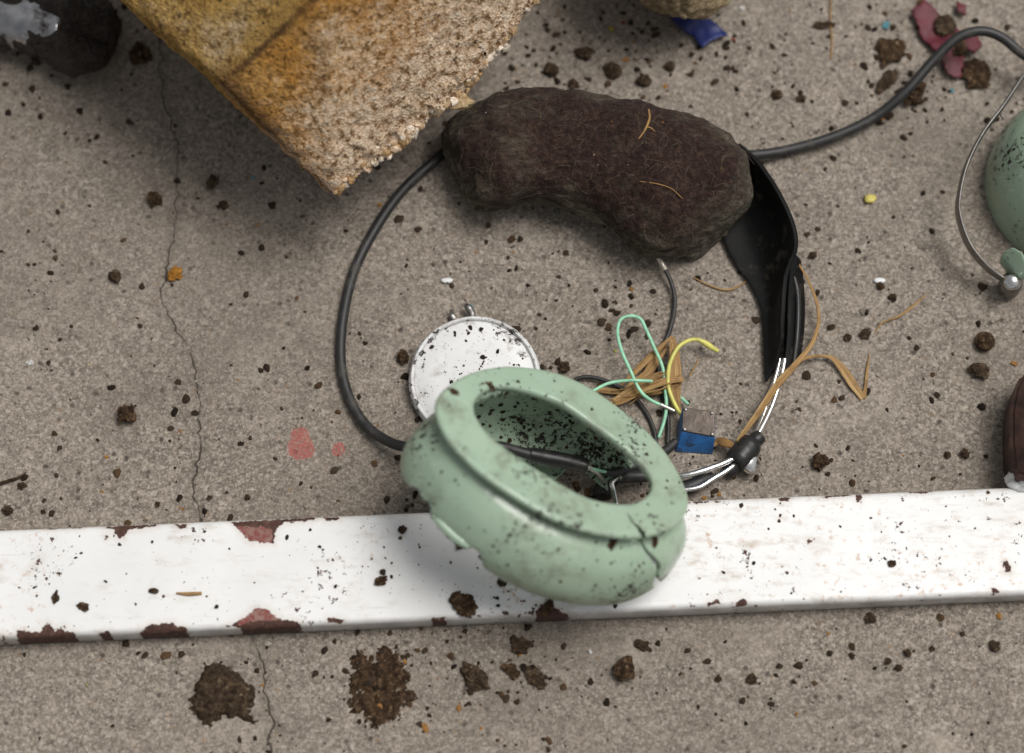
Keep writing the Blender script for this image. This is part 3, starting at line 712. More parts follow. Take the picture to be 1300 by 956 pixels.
ribbon('sleeve_fold', [[(1008, 318, 15), (1011, 326, 14), (1013, 332, 12)], [(1000, 352, 12), (1008, 350, 11), (1016, 352, 8)], [(998, 390, 9), (1006, 388, 8), (1019, 388, 4)],
                       [(998, 425, 7), (1005, 425, 6), (1018, 426, 3)], [(996, 455, 5), (1001, 458, 4.5), (1012, 462, 3)], [(992, 464, 4), (998, 468, 4), (1006, 470, 3)]], .0022, M['sleeve'], hb)
tube('sleeve_piping', mmz([(1006, 345, 12), (1012, 370, 10), (1013, 400, 8), (1011, 435, 6.5), (1007, 465, 5)]), [.0008, .0011, .0011, .0010, .0008], M['blackp'], hb, seg=8)
w1 = [(996, 455, 5.5), (994, 468, 5), (988, 492, 5), (978, 520, 5.2), (964, 548, 6), (948, 570, 7), (925, 585, 8), (900, 595, 9), (872, 603, 9), (845, 605, 8), (818, 606, 8), (795, 606, 8.5), (783, 607, 9), (777, 613, 9), (779, 624, 9), (783, 642, 10.5)]
w2 = [(990, 455, 3.2), (987, 470, 3), (979, 497, 3.2), (969, 527, 3.5), (958, 553, 4.5), (946, 577, 5.2), (926, 595, 5.8), (905, 608, 6), (886, 619, 6.2), (862, 622, 6), (830, 620, 5)]
tube('band_wire', mmz(w1), .00095, M['chrome'], hb, seg=12); tube('band_wire', mmz(w2), .00095, M['chrome'], hb, seg=12)
tube('wire_sheath', mmz([(828, 604, 7), (812, 604.5, 7.6), (795, 605.5, 8), (781, 608, 8.2)]), [.0021, .0022, .0022, .0016], M['rubber'], hb, seg=12)
tube('wire_sheath', mmz([(905, 604, 3.2), (890, 611, 3.4), (875, 618, 3.4), (850, 624, 3)]), [.0014, .0024, .0026, .0024], M['rubber'], hb, seg=12)
tube('cup_peg', mmz([(770, 607, 3), (766, 618, 3.5), (764, 630, 4)]), [.0022, .0030, .0032], M['blackp'], hb, seg=14)
sl = tube('slider', mmz([(955, 560, 5.6), (951, 566, 5.8), (945, 574, 6.1), (938, 583, 6.6), (934, 588, 6.8)]), [.0034, .0043, .0045, .0043, .0034], M['blackp'], hb, seg=20)
tube('slider_nut', mmz([(955, 562, 6), (961, 557, 6.2), (966, 553, 6.2)]), [.0026, .0027, .0023], M['blackp'], sl, seg=12)
tube('slider_nut', mmz([(934, 588, 4), (928, 595, 3.5), (923, 601, 3)]), [.0030, .0030, .0024], M['blackp'], sl, seg=12)
def bolt(name, c, ax, r, h, mat, parent, slot=True):
    ax = np.array(ax, float); ax /= np.linalg.norm(ax); c = np.array(c); 
    path = [c, c + ax * h * .55, c + ax * h * .85, c + ax * h]; v, f = tube_geo(path, np.array([1, 1, .94, .78]) * r, 20); return link(name, mesh(name, v, f), mat, parent)
bolt('screw_head', P(949, 589, .0040), Vector((.5, -.35, .8)), .0033, .0040, M['chrome'], sl)
bolt('screw_tip', P(913, 603, .0045), (0, -.4, 1), .0012, .002, M['chrome'], hb)

# ------------------------------------------------------------------ loose wires
gw = empty('green_wire', P(800, 450)); tag(gw, 'thin mint green insulated wire bent into a tall loop', 'wire')
tube('insulation', mmz([(846, 517, 4.5), (826, 508, 6), (812, 495, 8), (800, 470, 9), (789, 445, 8.5), (784, 422, 7.5), (788, 406, 7), (801, 401, 7), (813, 405, 7), (820, 418, 7), (830, 440, 7), (841, 466, 6.5), (844, 490, 5.5), (846, 515, 4), (843, 535, 3), (836, 556, 2)]), .0006, M['greenw'], gw, seg=10)
tube('wire_tip', mmz([(838, 513.5, 5), (847, 517.5, 4.4), (857, 522, 3.8)]), [.0008, .0008, .0006], M['tin'], gw, seg=8)
g2 = empty('green_wire', P(780, 490)); tag(g2, 'short mint green wire crossing over the straw towards the cup', 'wire')
tube('insulation', mmz([(745, 503, 9), (757, 494, 9.5), (775, 486, 9), (800, 483, 9.5), (818, 483.5, 9), (828, 484, 8)]), .00058, M['greenw'], g2, seg=10)
tube('insulation', mmz([(862, 503, 3), (868, 508, 3), (874, 513, 3.2)]), .00058, M['greenw'], g2, seg=10)
yw = empty('yellow_wire', P(860, 470)); tag(yw, 'thin yellow insulated wire arching out beside the blue component', 'wire')
tube('insulation', mmz([(868, 530, 3), (861, 521, 4.5), (851, 500, 6), (848, 480, 7), (851, 460, 8), (861, 441, 8.5), (875, 432, 8), (887, 431, 7)]), .0007, M['yelloww'], yw, seg=10)
tube('wire_tip', mmz([(886, 431, 7), (896, 436, 6), (905, 442, 5), (912, 446, 4.4)]), [.0007, .00105, .0009, .0006], M['yelloww'], yw, seg=10)
bw = empty('black_wire', P(850, 400)); tag(bw, 'thin black wire with pale metal ferrule leaving the dark cushion', 'wire')
tube('ferrule', mmz([(826, 307, 7), (832, 318, 6.2), (838, 330, 5.4), (845, 343, 4.6)]), [.0009, .0011, .0011, .0010], M['ferrule'], bw, seg=10)
tube('insulation', mmz([(844, 341, 4.7), (851, 356, 3.6), (856, 374, 2.4), (856, 395, 1.6), (850, 420, 1.6), (842, 440, 1.4), (836, 470, 1.2), (840, 500, 1.2), (848, 530, 1.2), (848, 565, 1.2)]), .0008, M['rubber'], bw, seg=10)
b2 = empty('black_wire', P(780, 500)); tag(b2, 'thin black wire arching from under the cup flange past the straw', 'wire')
tube('insulation', mmz([(722, 488, 1), (735, 480, 2), (752, 479, 2.2), (775, 486, 2), (800, 500, 1.6), (818, 520, 1.3), (830, 545, 1.2), (834, 575, 1.2)]), .00075, M['rubber'], b2, seg=10)

# ------------------------------------------------------------------ blades of dry grass
def blade(rows, label, group=None, name='dry_grass_blade', curl=.25, twist=0.0):
    """rows: x, y, z(mm), half width (px)"""
    path = catmull([P(x, y, z * MM) for x, y, z, _ in rows], 10); n = len(path); hw = np.interp(np.linspace(0, 1, n), np.linspace(0, 1, len(rows)), [q[3] for q in rows]) * .27 * MM
    T = np.gradient(path, axis=0); v, f = [], []; m = 5; uv = []
    for i in range(n):
        t = T[i] / np.linalg.norm(T[i]); B = np.cross(t, (0, 0, 1)); B /= np.linalg.norm(B) + 1e-9; N = np.cross(B, t); a = twist * i / n
        B, N = B * math.cos(a) + N * math.sin(a), N * math.cos(a) - B * math.sin(a)
        for k in range(m):
            s = k / (m - 1) * 2 - 1; v.append(path[i] + B * s * hw[i] * (1 + .12 * noise.noise((i * .4, s, 3))) + N * (curl * hw[i] * s * s)); uv.append((k / (m - 1), i / n))
    for i in range(n - 1):
        for k in range(m - 1): a = i * m + k; f.append((a, a + 1, a + m + 1, a + m))
    me = mesh(name, v, f); ul = me.uv_layers.new(name='UVMap')
    for lp in me.loops: ul.data[lp.index].uv = uv[lp.vertex_index]
    o = link(name, me, M['straw']); md = o.modifiers.new('s', 'SOLIDIFY'); md.thickness = .00022; md.offset = 0; apply_mods(o)
    o.data.polygons.foreach_set('use_smooth', [True] * len(o.data.polygons)); tag(o, label, 'dry grass', group); return o
G = 'dry straw around the loose wires'
blade([(853, 428, 5, 3), (856, 450, 6, 7), (857, 480, 5, 8), (857, 508, 4, 7), (862, 522, 3, 3)], 'broad brown straw blade standing behind the yellow wire', G, 'dry_straw')
for k, (x1, y1, w, lb) in enumerate(((786, 492, 3.2, 'outer strip of the frayed straw fan behind the green loop'), (794, 486, 2.6, 'second strip of the frayed straw fan'), (800, 476, 3.6, 'wide middle strip of the frayed straw fan'),
                                     (809, 468, 2.4, 'fourth strip of the frayed straw fan'), (816, 460, 2.0, 'shortest strip of the frayed straw fan'), (806, 490, 2.2, 'inner strip of the frayed straw fan beside the broad blade'))):
    blade([(853 - k * .6, 427 + k * .6, 5.4 - .2 * k, 1.5), ((853 + x1) / 2 + 3 - k, (427 + y1) / 2 - 2 + k * .5, 4.6 - .2 * k, w), (x1 * .8 + 853 * .2, y1 * .8 + 427 * .2, 3 - .2 * k, w * .9), (x1, y1, 1.6, .6)], lb, G, 'dry_straw', twist=random.uniform(-.8, .8))
blade([(868, 482, 7, 3), (845, 484, 7, 5), (815, 495, 5, 6), (790, 508, 3.5, 5), (770, 515, 2, 3)], 'pale straw blade lying under the short green wire', G, 'dry_straw')
blade([(845, 472, 6.4, 2), (825, 480, 6, 4), (803, 494, 4.6, 5), (778, 510, 3, 3)], 'narrow straw blade lying above the pale blade', G, 'dry_straw')
blade([(862, 489, 5, 2), (835, 498, 3.4, 3), (800, 500, 2, 3.5), (768, 496, 1.4, 4), (755, 497, 1, 2)], 'thin straw blade pointing at the cup flange', G, 'dry_straw')
blade([(848, 440, 3.6, 1.5), (826, 470, 2.6, 5), (806, 486, 1.8, 5), (788, 500, 1.2, 3)], 'dark straw blade at the bottom of the tangle', G, 'dry_straw')
blade([(1014, 335, 13, 1.2), (1026, 356, 9, 1.6), (1037, 385, 6, 2), (1039, 410, 5, 2.2), (1030, 437, 5, 3), (1010, 462, 5.6, 4), (985, 490, 6.6, 5), (965, 520, 7.4, 5), (948, 543, 8, 4), (935, 560, 8.6, 2)], 'long straw blade curling round the headband sleeve onto the steel wires', name='dry_grass_blade', twist=1.0)
blade([(985, 485, 7.4, 2), (1005, 466, 6, 2.5), (1025, 454, 4, 2), (1045, 452, 3, 1.8), (1058, 456, 2.4, 3), (1072, 472, 1.6, 5.5), (1084, 490, 1, 5.5), (1096, 506, .6, 4)], 'bent straw blade with wide frayed end beside the headband')
blade([(1096, 506, .5, 3), (1099, 490, .8, 2), (1101, 470, .8, 1.6), (1104, 450, .6, .5)], 'short thin straw sliver rising from the bent blade end')
blade([(1110, 424, .5, .6), (1120, 410, .6, 1), (1140, 402, .7, 1.4), (1160, 388, .7, 1.6), (1176, 374, .5, .5)], 'slender pale straw lying alone on the concrete')
blade([(880, 352, .7, .6), (900, 362, .8, 1), (922, 368, .8, 1.2), (940, 362, .8, 1.2), (952, 352, .7, .7)], 'thin curved straw under the headband sleeve beside the cushion')
blade([(875, 478, 2, .8), (882, 466, 1.6, 1), (888, 455, 1, .6)], 'tiny dark straw sliver beside the blue component')
for k in range(9):
    x0, y0 = random.uniform(845, 866), random.uniform(470, 492); x1, y1 = random.uniform(768, 800), random.uniform(492, 516); xm, ym = (x0 + x1) / 2 + random.uniform(-6, 6), (y0 + y1) / 2 + random.uniform(-8, 6)
    blade([(x0, y0, 7.4, .5), (xm, ym, 5.4, random.uniform(.8, 1.8)), (x1, y1, 2.2, .5)], 'hair thin straw sliver in the tangle between green wire and cup', 'thin straw slivers in the tangle', 'dry_straw')
tube_o = tube('dry_grass_blade', mmz([(932, 566, 7), (920, 562, 5), (912, 560, 3.4), (905, 566, 3)]), [.0010, .0018, .0016, .0008], M['straw'], None, seg=8, flat=.35)
tag(tube_o, 'brown straw scrap tucked between blue component and slider', 'dry grass')

# ------------------------------------------------------------------ blue component
def build_component():
    root = empty('electronic_component', P(885, 555)); tag(root, 'small blue electronic component with tarnished metal cover', 'component')
    z = .0085; top = [P(866, 517, z), P(907, 523, z), P(908, 556, z * .92), P(865, 548, z * .92)]
    bot = [P(861, 535, .0004) , P(905, 541, .0004), P(905, 577, .0004), P(857, 574, .0004)]
    def solid(name, a, b, mat, bev):
        bm = bmesh.new(); v = [bm.verts.new(p) for p in a] + [bm.verts.new(p) for p in b]
        bm.faces.new(v[:4]); bm.faces.new(v[7:3:-1])
        for k in range(4): bm.faces.new((v[k], v[4 + k], v[4 + (k + 1) % 4], v[(k + 1) % 4]))
        bmesh.ops.recalc_face_normals(bm, faces=bm.faces); bmesh.ops.bevel(bm, geom=bm.edges[:], offset=bev, segments=3, affect='EDGES', profile=.5)
        me = bpy.data.meshes.new(name); bm.to_mesh(me); bm.free(); return link(name, me, mat, root, smooth=False)
    solid('case', top, bot, M['blue'], .0005)
    cen = sum(top, Vector()) / 4; up = Vector((0, 0, .0007))
    t2 = [cen + (p - cen) * .97 + up for p in top]; b2_ = [cen + (p - cen) * .97 + up * .2 for p in top]
    cv = solid('cover', t2, b2_, M['cover'], .00022)
    for k, s in ((0, .80), (1, .82), (2, .80), (3, .82)):
        q = cen + (top[k] - cen) * s + up; bolt('rivet', q - up * .2, (0, -.05, 1), .00062, .0006, M['dullsteel'], cv)
    return root
comp = build_component()

# ------------------------------------------------------------------ second green cup at the right with its wire yoke
def build_cup2():
    c = P(1352, 232, 0.004); root = empty('ear_cup', c); tag(root, 'whole sage green ear cup lying dome up inside a steel wire yoke', 'ear cup')
    a, b, h = .0275, .030, .034; v, f = [], []; ns, seg = 34, 110
    for s in range(ns):
        t = s / (ns - 1); el = t * math.pi / 2; rr = math.cos(el) ** .75; zz = .003 + h * math.sin(el) ** 1.05
        if s == 0: zz = .0
        for k in range(seg):
            p = 2 * math.pi * k / seg; x, y = a * rr * math.cos(p), b * rr * math.sin(p); v.append((c.x + x, c.y + y, zz + .0006 * noise.noise((p, t * 3, 2))))
    for s in range(ns - 1):
        for k in range(seg): k2 = (k + 1) % seg; f.append((s * seg + k, s * seg + k2, (s + 1) * seg + k2, (s + 1) * seg + k))
    link('shell', mesh('shell', v, f), M['green2'], root)
    lug = [P(1268, 322, .014), P(1285, 312, .020), P(1300, 318, .022), P(1310, 345, .018), P(1296, 352, .014), P(1280, 340, .012)]
    lg = hull('lug', lug + [p - Vector((0, 0, .006)) for p in lug], M['green']); remesh_noise(lg, .0007, [(100, .0002)], 2)
    sm = lg.modifiers.new('s', 'SMOOTH'); sm.factor = .6; sm.iterations = 10; apply_mods(lg); lg.data.polygons.foreach_set('use_smooth', [True] * len(lg.data.polygons)); parent_keep(lg, root)
    bolt('bolt', P(1285, 358, .010), (-.25, -.35, .8), .0028, .005, M['chrome'], lg); bolt('bolt_collar', P(1280, 366, .003), (.1, .1, 1), .0040, .006, M['dullsteel'], root)
    tube('yoke_wire', mmz([(1345, 62, 12), (1318, 78, 15), (1298, 99, 17), (1272, 137, 18), (1246, 172, 18), (1226, 212, 18), (1217, 250, 17), (1217, 275, 16), (1228, 308, 14), (1246, 333, 12), (1266, 350, 10), (1285, 360, 9)]), .00075, M['dullsteel'], root, seg=16, flat=4.5)
    tube('yoke_barb', mmz([(1268, 143, 18), (1272, 147, 18.5), (1273, 152, 18)]), [.0006, .0004], M['dullsteel'], root, seg=8)
    return root
cup2 = build_cup2()

# ------------------------------------------------------------------ rusty plate at the right edge
def build_bracket():
    root = empty('rusty_bracket', P(1340, 560)); tag(root, 'dark rusty red metal bracket standing on the end of the white bar', 'bracket')
    h = .020; pts = [(1283, 560), (1283, 520), (1288, 492), (1297, 474), (1312, 466), (1420, 450), (1420, 612), (1300, 606), (1287, 598)]
    bm = bmesh.new(); t = [bm.verts.new(P(x, y, h)) for x, y in pts]; b = [bm.verts.new(Vector((q.co.x + .0006, q.co.y, .0003))) for q in t]
    bm.faces.new(t); bm.faces.new(b[::-1])
    for k in range(len(t)): k2 = (k + 1) % len(t); bm.faces.new((t[k], b[k], b[k2], t[k2]))
    bmesh.ops.recalc_face_normals(bm, faces=bm.faces); bmesh.ops.bevel(bm, geom=bm.edges[:], offset=.0015, segments=3, affect='EDGES')
    me = bpy.data.meshes.new('plate'); bm.to_mesh(me); bm.free(); link('plate', me, M['rust'], root)
    w = lump('weld_lump', P(1300, 608, .011), .0050, m_plain('white_lumpy_paint', (.74, .74, .73), .5, dust=.3), 21, .45, 3, (1.2, .9, .7)); parent_keep(w, root)
    return root
build_bracket()

# ------------------------------------------------------------------ soil crusted tube, top left
def build_tube():
    a, b = P(-150, -16, .0108), P(84, 44, .0108); root = empty('metal_tube', P(20, 45)); tag(root, 'wet dark metal tube caked in soil near the foam block', 'metal tube')
    path = [a + (b - a) * (i / 40) for i in range(41)]; v, f = tube_geo(np.array([tuple(p) for p in path]), .0100, 36); link('tube', mesh('tube', v, f), M['wetmetal'], root)
    ex = (b - a).normalized(); path = [a + (b - a) * (i / 90) + ex * .006 * max(0, i - 84) / 6 for i in range(97)]
    v, f = tube_geo(np.array([tuple(p) for p in path]), .0100, 72, cap=True); v = np.array(v)
    side = Vector((-ex.y, ex.x, 0))
    for i, q in enumerate(v):
        s = i // 72; shrink = .006 * max(0, (s - 88) / 8) ** 2; t = min(s / 90, 1); c = np.array(a + (b - a) * t); r = q - c; r -= np.array(ex) * (r @ np.array(ex)); rn = r / (np.linalg.norm(r) + 1e-9); u = rn @ np.array(side); w = rn[2]
        cov = .0030 * noise.fractal((q[0] * 75, q[1] * 75, q[2] * 75), 1, 2, 4) + .0012 * noise.noise((q[0] * 420, q[1] * 420, q[2] * 420))
        cov += .0016 * noise.fractal((q[0] * 230, q[1] * 230, q[2] * 230), 1, 2, 3) + .0042 * max(0, u - .05) - .0050 * max(0, 1 - abs(u + .25) / .46) * (1 if w > 0 else 0) + .0024 * max(0, -u - .55) - .0009
        if t > .93: cov += .0035 * min(1, (t - .93) / .04) - shrink
        v[i] = q + rn * cov
    co = v; co[:, 2] = np.maximum(co[:, 2], .0003); link('soil_crust', mesh('soil_crust', co, f), M['wetsoil'], root)
    return root
build_tube()

# ------------------------------------------------------------------ film shards
def shard(name, poly, z, mat, label, seed):
    pts = [P(x, y) for x, y in poly]; xs = [p.x for p in pts]; ys = [p.y for p in pts]; st = .0009
    gx = np.arange(min(xs) - st, max(xs) + st, st); gy = np.arange(min(ys) - st, max(ys) + st, st); X, Y = np.meshgrid(gx, gy)
    pp = np.stack([X.ravel(), Y.ravel()], 1); sd = sdf_poly(pp, [(p.x, p.y) for p in pts]); ok = (sd < .0004).reshape(X.shape); n_ = X.shape[1]
    v = [(x, y, z + .0022 * noise.noise((x * 70 + seed, y * 70, 0)) + .0007 * noise.noise((x * 260 + seed, y * 260, 0))) for x, y in pp]
    f = [(i * n_ + j, i * n_ + j + 1, (i + 1) * n_ + j + 1, (i + 1) * n_ + j) for i in range(X.shape[0] - 1) for j in range(n_ - 1) if ok[i, j] and ok[i, j + 1] and ok[i + 1, j] and ok[i + 1, j + 1]]
    me = mesh(name, v, f); bm = bmesh.new(); bm.from_mesh(me); bmesh.ops.delete(bm, geom=[q for q in bm.verts if not q.link_faces], context='VERTS')
    bmesh.ops.smooth_vert(bm, verts=bm.verts[:], factor=.5, use_axis_x=True, use_axis_y=True, use_axis_z=True); bm.to_mesh(me); bm.free()
    o = link(name, me, mat); md = o.modifiers.new('s', 'SOLIDIFY'); md.thickness = .0006; apply_mods(o); o.data.polygons.foreach_set('use_smooth', [True] * len(o.data.polygons))
    return tag(o, label, 'plastic shard')
shard('plastic_shard', [(846, 27), (870, 25), (905, 29), (927, 48), (908, 55), (889, 68), (880, 52), (862, 42)], .003, M['bluefilm'], 'navy blue plastic shard under the tan foam scrap', 2)
shard('plastic_shard', [(1154, 18), (1172, 4), (1188, 18), (1206, 30), (1220, 48), (1212, 62), (1224, 78), (1218, 106), (1200, 100), (1188, 74), (1168, 52)], .0035, M['redfilm'], 'large crimson plastic shard under the black cable', 5)
shard('plastic_shard', [(1215, 40), (1240, 50), (1248, 64), (1236, 74), (1218, 66)], .003, M['redfilm'], 'small crimson plastic chip half buried in soil beside the larger shard', 8)
shard('plastic_shard', [(1212, 4), (1224, 10), (1226, 24), (1214, 22)], .003, M['redfilm'], 'tiny crimson plastic chip above the larger shard', 11)

# ------------------------------------------------------------------ soil clods that can be picked out
def clod(x, y, r, label, mat='soil', z=0.0, seed=None, sc=(1, 1, .7), group=None, name='soil_clod', cat='soil clod', amp=.38):
    r = r * .27 * MM; seed = seed if seed is not None else x * .13 + y * .07
    o = lump(name, (0, 0, 0), r, M[mat], seed, amp, 3, sc) if amp < .3 else cluster(name, r * 1.08, M[mat], seed, amp, sc)
    lo = min(v.co.z for v in o.data.vertices)
    p = P(x, y, z + .5 * r); o.location = (p.x, p.y, z - lo - .12 * r * sc[2]); o.rotation_euler.z = random.uniform(0, 6.28); return tag(o, label, cat, group)
clod(222, 347, 11, 'orange brown foam crumb beside the concrete crack', 'orangefoam', name='foam_crumb', cat='foam crumb', amp=.5)
clod(145, 350, 11, 'dark soil clod left of the orange foam crumb'.replace('left of', 'beside'), seed=3)
clod(160, 527, 14, 'crumbly soil clod of sticks beside the lower crack', 'soil_red', seed=4, amp=.5)
clod(196, 253, 12, 'brown soil clod close to the upper crack', 'soil_red', seed=6)
clod(176, 68, 17, 'round brown soil clod beside the soil caked tube', 'soil_red', seed=7)
clod(270, 231, 10, 'small soil clod between the upper crack and the foam block', seed=8, sc=(1.2, .8, .6))
clod(284, 260, 7, 'little brown soil clod below the foam block corner', seed=8.5)
clod(512, 453, 11, 'brown soil clod against the rim of the white disc', 'soil_red', seed=9)
clod(536, 488, 3.5, 'tiny soil crumb pressed on the white disc rim', z=.004, seed=10)
clod(716, 466, 9, 'dark soil clod between white disc and green cup flange', seed=11)
clod(778, 88, 14, 'dark soil clod between the foam block and the navy shard', seed=50)
clod(742, 66, 12, 'flat dark soil clod close to the foam block edge', seed=51, sc=(1.3, .9, .5))
clod(818, 103, 10, 'dark soil clod just behind the dark cushion', seed=52)
clod(700, 88, 11, 'black soil clod wedged between foam block and cushion', seed=53)
clod(728, 106, 8, 'small black soil clod touching the back of the cushion', seed=54)
clod(850, 84, 8, 'small soil clod in front of the navy shard', seed=55)
clod(1161, 118, 20, 'large dark soil clod under the black cable', 'soil_red', seed=12)
clod(1128, 100, 17, 'flat dark soil clod beside the black cable', seed=13, sc=(1.4, .8, .35))
clod(1128, 146, 8, 'small soil clod in front of the black cable', seed=14)
clod(1130, 62, 22, 'ragged soil heap beside the crimson shard', 'soil_red', seed=14.5, sc=(1.2, 1, .35), amp=.5)
clod(1240, 92, 20, 'ragged soil heap between crimson shard and steel wire yoke', 'soil_red', seed=15, sc=(1.1, 1.1, .35), amp=.5)
clod(1218, 60, 13, 'soil lump stuck on the crimson shard', 'soil_red', z=.003, seed=15.5, sc=(1.2, 1, .4), amp=.5)
clod(1200, 30, 15, 'soil lump lying on the upper part of the crimson shard', z=.003, seed=15.8, sc=(1.2, 1, .3), amp=.5)
clod(1045, 30, 11, 'thin flat soil clod beside the straw near the picture top'.replace(' near the picture top', ' thread'), seed=16, sc=(1.6, .6, .4))
clod(987, 120, 8, 'brown soil clod beside the headband cushion end', 'soil_red', seed=17)
clod(1017, 125, 7, 'small dark soil clod next to the brown one', seed=18)
clod(1250, 434, 13, 'smooth brown pebble beside a flat soil clod', 'soil_red', seed=19, amp=.12, name='pebble', cat='pebble')
clod(1244, 470, 15, 'flat dark green brown soil clod next to the smooth pebble', seed=20, sc=(1.1, .8, .45))
clod(1041, 586, 13, 'crumbly soil clod between headband slider and white bar', 'soil_red', seed=21, amp=.45)
clod(1224, 576, 8, 'round black soil clod beside the rusty bracket', seed=22)
clod(1203, 577, 5.5, 'small grey pebble next to the round black clod', seed=23, name='pebble', cat='pebble')
clod(1099, 423, 9, 'dark round soil clod at the end of the slender straw', seed=24)
clod(1076, 428, 6, 'small soil clod beside the dark round clod', seed=25)
clod(1133, 377, 6.5, 'black oval soil clod above the slender straw'.replace('above', 'behind'), seed=26)
clod(1118, 363, 6, 'brown soil clod with a white fleck behind it', 'soil_red', seed=27)
clod(1032, 324, 6.5, 'dark soil clod beside the headband sleeve bend', seed=28)
clod(1056, 415, 6, 'flat black soil clod between sleeve and bent straw', seed=29, sc=(1.3, .8, .5))
clod(940, 345, 5, 'small soil clod under the headband sleeve edge', seed=29.5)
clod(822, 410, 6.5, 'black soil clod beside the green wire loop', seed=30)
clod(587, 767, 18, 'flat dark soil clod on the white bar next to the cup', 'soil_red', z=BAR_H, seed=31, sc=(1.15, .9, .3), amp=.45)
clod(483, 737, 8, 'tan soil clod on the white bar', 'soil_red', z=BAR_H, seed=32, sc=(1.3, .8, .5))
clod(486, 726, 4.5, 'dark crumb behind the tan clod on the bar', z=BAR_H, seed=32.5)
clod(511, 672, 6, 'dark soil crumb on the bar beside the jagged cup edge', z=BAR_H, seed=33)
clod(587, 686, 10, 'black soil lump on the bar under the jagged cup edge', z=BAR_H, seed=34, sc=(1.2, .8, .5))
clod(575, 676, 7, 'black soil lump touching the broken cup rim', z=BAR_H, seed=34.5, sc=(1.2, .8, .5))
clod(618, 703, 9, 'dark soil lump at the step of the broken cup rim', z=BAR_H, seed=35, sc=(1.3, .8, .5))
clod(638, 738, 7, 'dark soil crumb on the bar in front of the cup', z=BAR_H, seed=36)
clod(696, 770, 10, 'grey soil lump on the front edge of the bar', 'soil_red', z=BAR_H, seed=37, sc=(1.4, .7, .5))
clod(195, 750, 5, 'tan oval seed lying on the white bar', 'soil_red', z=BAR_H, seed=38, sc=(1.3, .7, .5), name='seed', cat='seed', amp=.15)
clod(1133, 715, 6, 'brown soil crumb alone on the clean stretch of bar', 'soil_red', z=BAR_H, seed=39)
clod(70, 757, 7, 'flat black soil crumb on the worn end of the bar', z=BAR_H, seed=39.5, sc=(1.4, .8, .4))
clod(105, 770, 7, 'brown crumbly spot of soil on the bar next to the flat crumb', 'soil_red', z=BAR_H, seed=39.8, sc=(1.3, .9, .35))
clod(660, 818, 12, 'dark soil clod below the bar in front of the cup'.replace('below', 'beside'), seed=40, sc=(.9, 1.1, .5))
clod(815, 818, 10, 'flat dark soil clod near the front face of the bar', seed=41, sc=(1.3, .7, .5))
clod(792, 850, 16, 'tall crumbly soil clod in front of the white bar', 'soil_red', seed=42, amp=.45)
clod(603, 858, 18, 'wide crumbly soil clod next to the largest soil patch', seed=43, sc=(1.3, .8, .4), amp=.45)
clod(680, 860, 15, 'crumbly soil clod between two other clods in front of the bar', seed=44, sc=(1.2, .8, .4), amp=.45)
clod(648, 850, 12, 'reddish soil clod in front of the bar', 'soil_red', seed=45, sc=(1.2, .8, .4), amp=.45)
for (x, y, r) in ((1152, 829, 6), (1141, 848, 6), (1082, 833, 5), (1127, 840, 5), (1183, 824, 4.5), (1105, 785, 8), (1262, 820, 8), (955, 862, 8), (912, 861, 6)):
    clod(x, y, r, 'small black soil crumb on the concrete in front of the bar', seed=x * .1, group='soil crumbs in front of the bar')
for (x, y, r) in ((10, 648, 8), (28, 616, 6), (266, 632, 4), (200, 640, 4), (55, 650, 4)):
    clod(x, y, r, 'small black soil crumb behind the worn end of the bar', seed=x * .17, group='soil crumbs behind the bar')

def mound(poly, h, label, seed, mat='soil'):
    pts = [P(x, y) for x, y in poly]; pl = [(p.x, p.y) for p in pts]; xs = [p[0] for p in pl]; ys = [p[1] for p in pl]; st = .0006
    gx = np.arange(min(xs) - .002, max(xs) + .002, st); gy = np.arange(min(ys) - .002, max(ys) + .002, st); X, Y = np.meshgrid(gx, gy); pp = np.stack([X.ravel(), Y.ravel()], 1)
    sd = sdf_poly(pp, pl); v = []
    for (x, y), d in zip(pp, sd):
        d = d + .0022 * noise.fractal((x * 260 + seed, y * 260, 0), 1, 2, 3)
        z = h * (1 - math.exp(min(0, d) / .002)) + (.0026 * abs(noise.fractal((x * 330, y * 330, seed), .9, 2, 4)) + .0004 * noise.noise((x * 1500, y * 1500, 0)) if d < 0 else 0)
        v.append((x, y, z - (.0009 if d >= 0 else .0004)))
    n_ = X.shape[1]; f = [(i * n_ + j, i * n_ + j + 1, (i + 1) * n_ + j + 1, (i + 1) * n_ + j) for i in range(X.shape[0] - 1) for j in range(n_ - 1)]
    return tag(link('soil_patch', mesh('soil_patch', v, f), M[mat]), label, 'soil patch')
mound([(240, 900), (248, 862), (262, 843), (284, 842), (306, 853), (322, 872), (330, 895), (316, 900), (322, 915), (286, 912), (262, 922)], .003, 'dark heap of loose soil beside the crack in front of the bar', 3)
mound([(444, 905), (440, 872), (446, 850), (443, 832), (462, 822), (470, 829), (492, 819), (507, 830), (522, 842), (519, 862), (532, 885), (512, 893), (505, 915), (470, 925)], .0004, 'wide damp smear of brown soil in front of the bar', 6, 'soil_red')

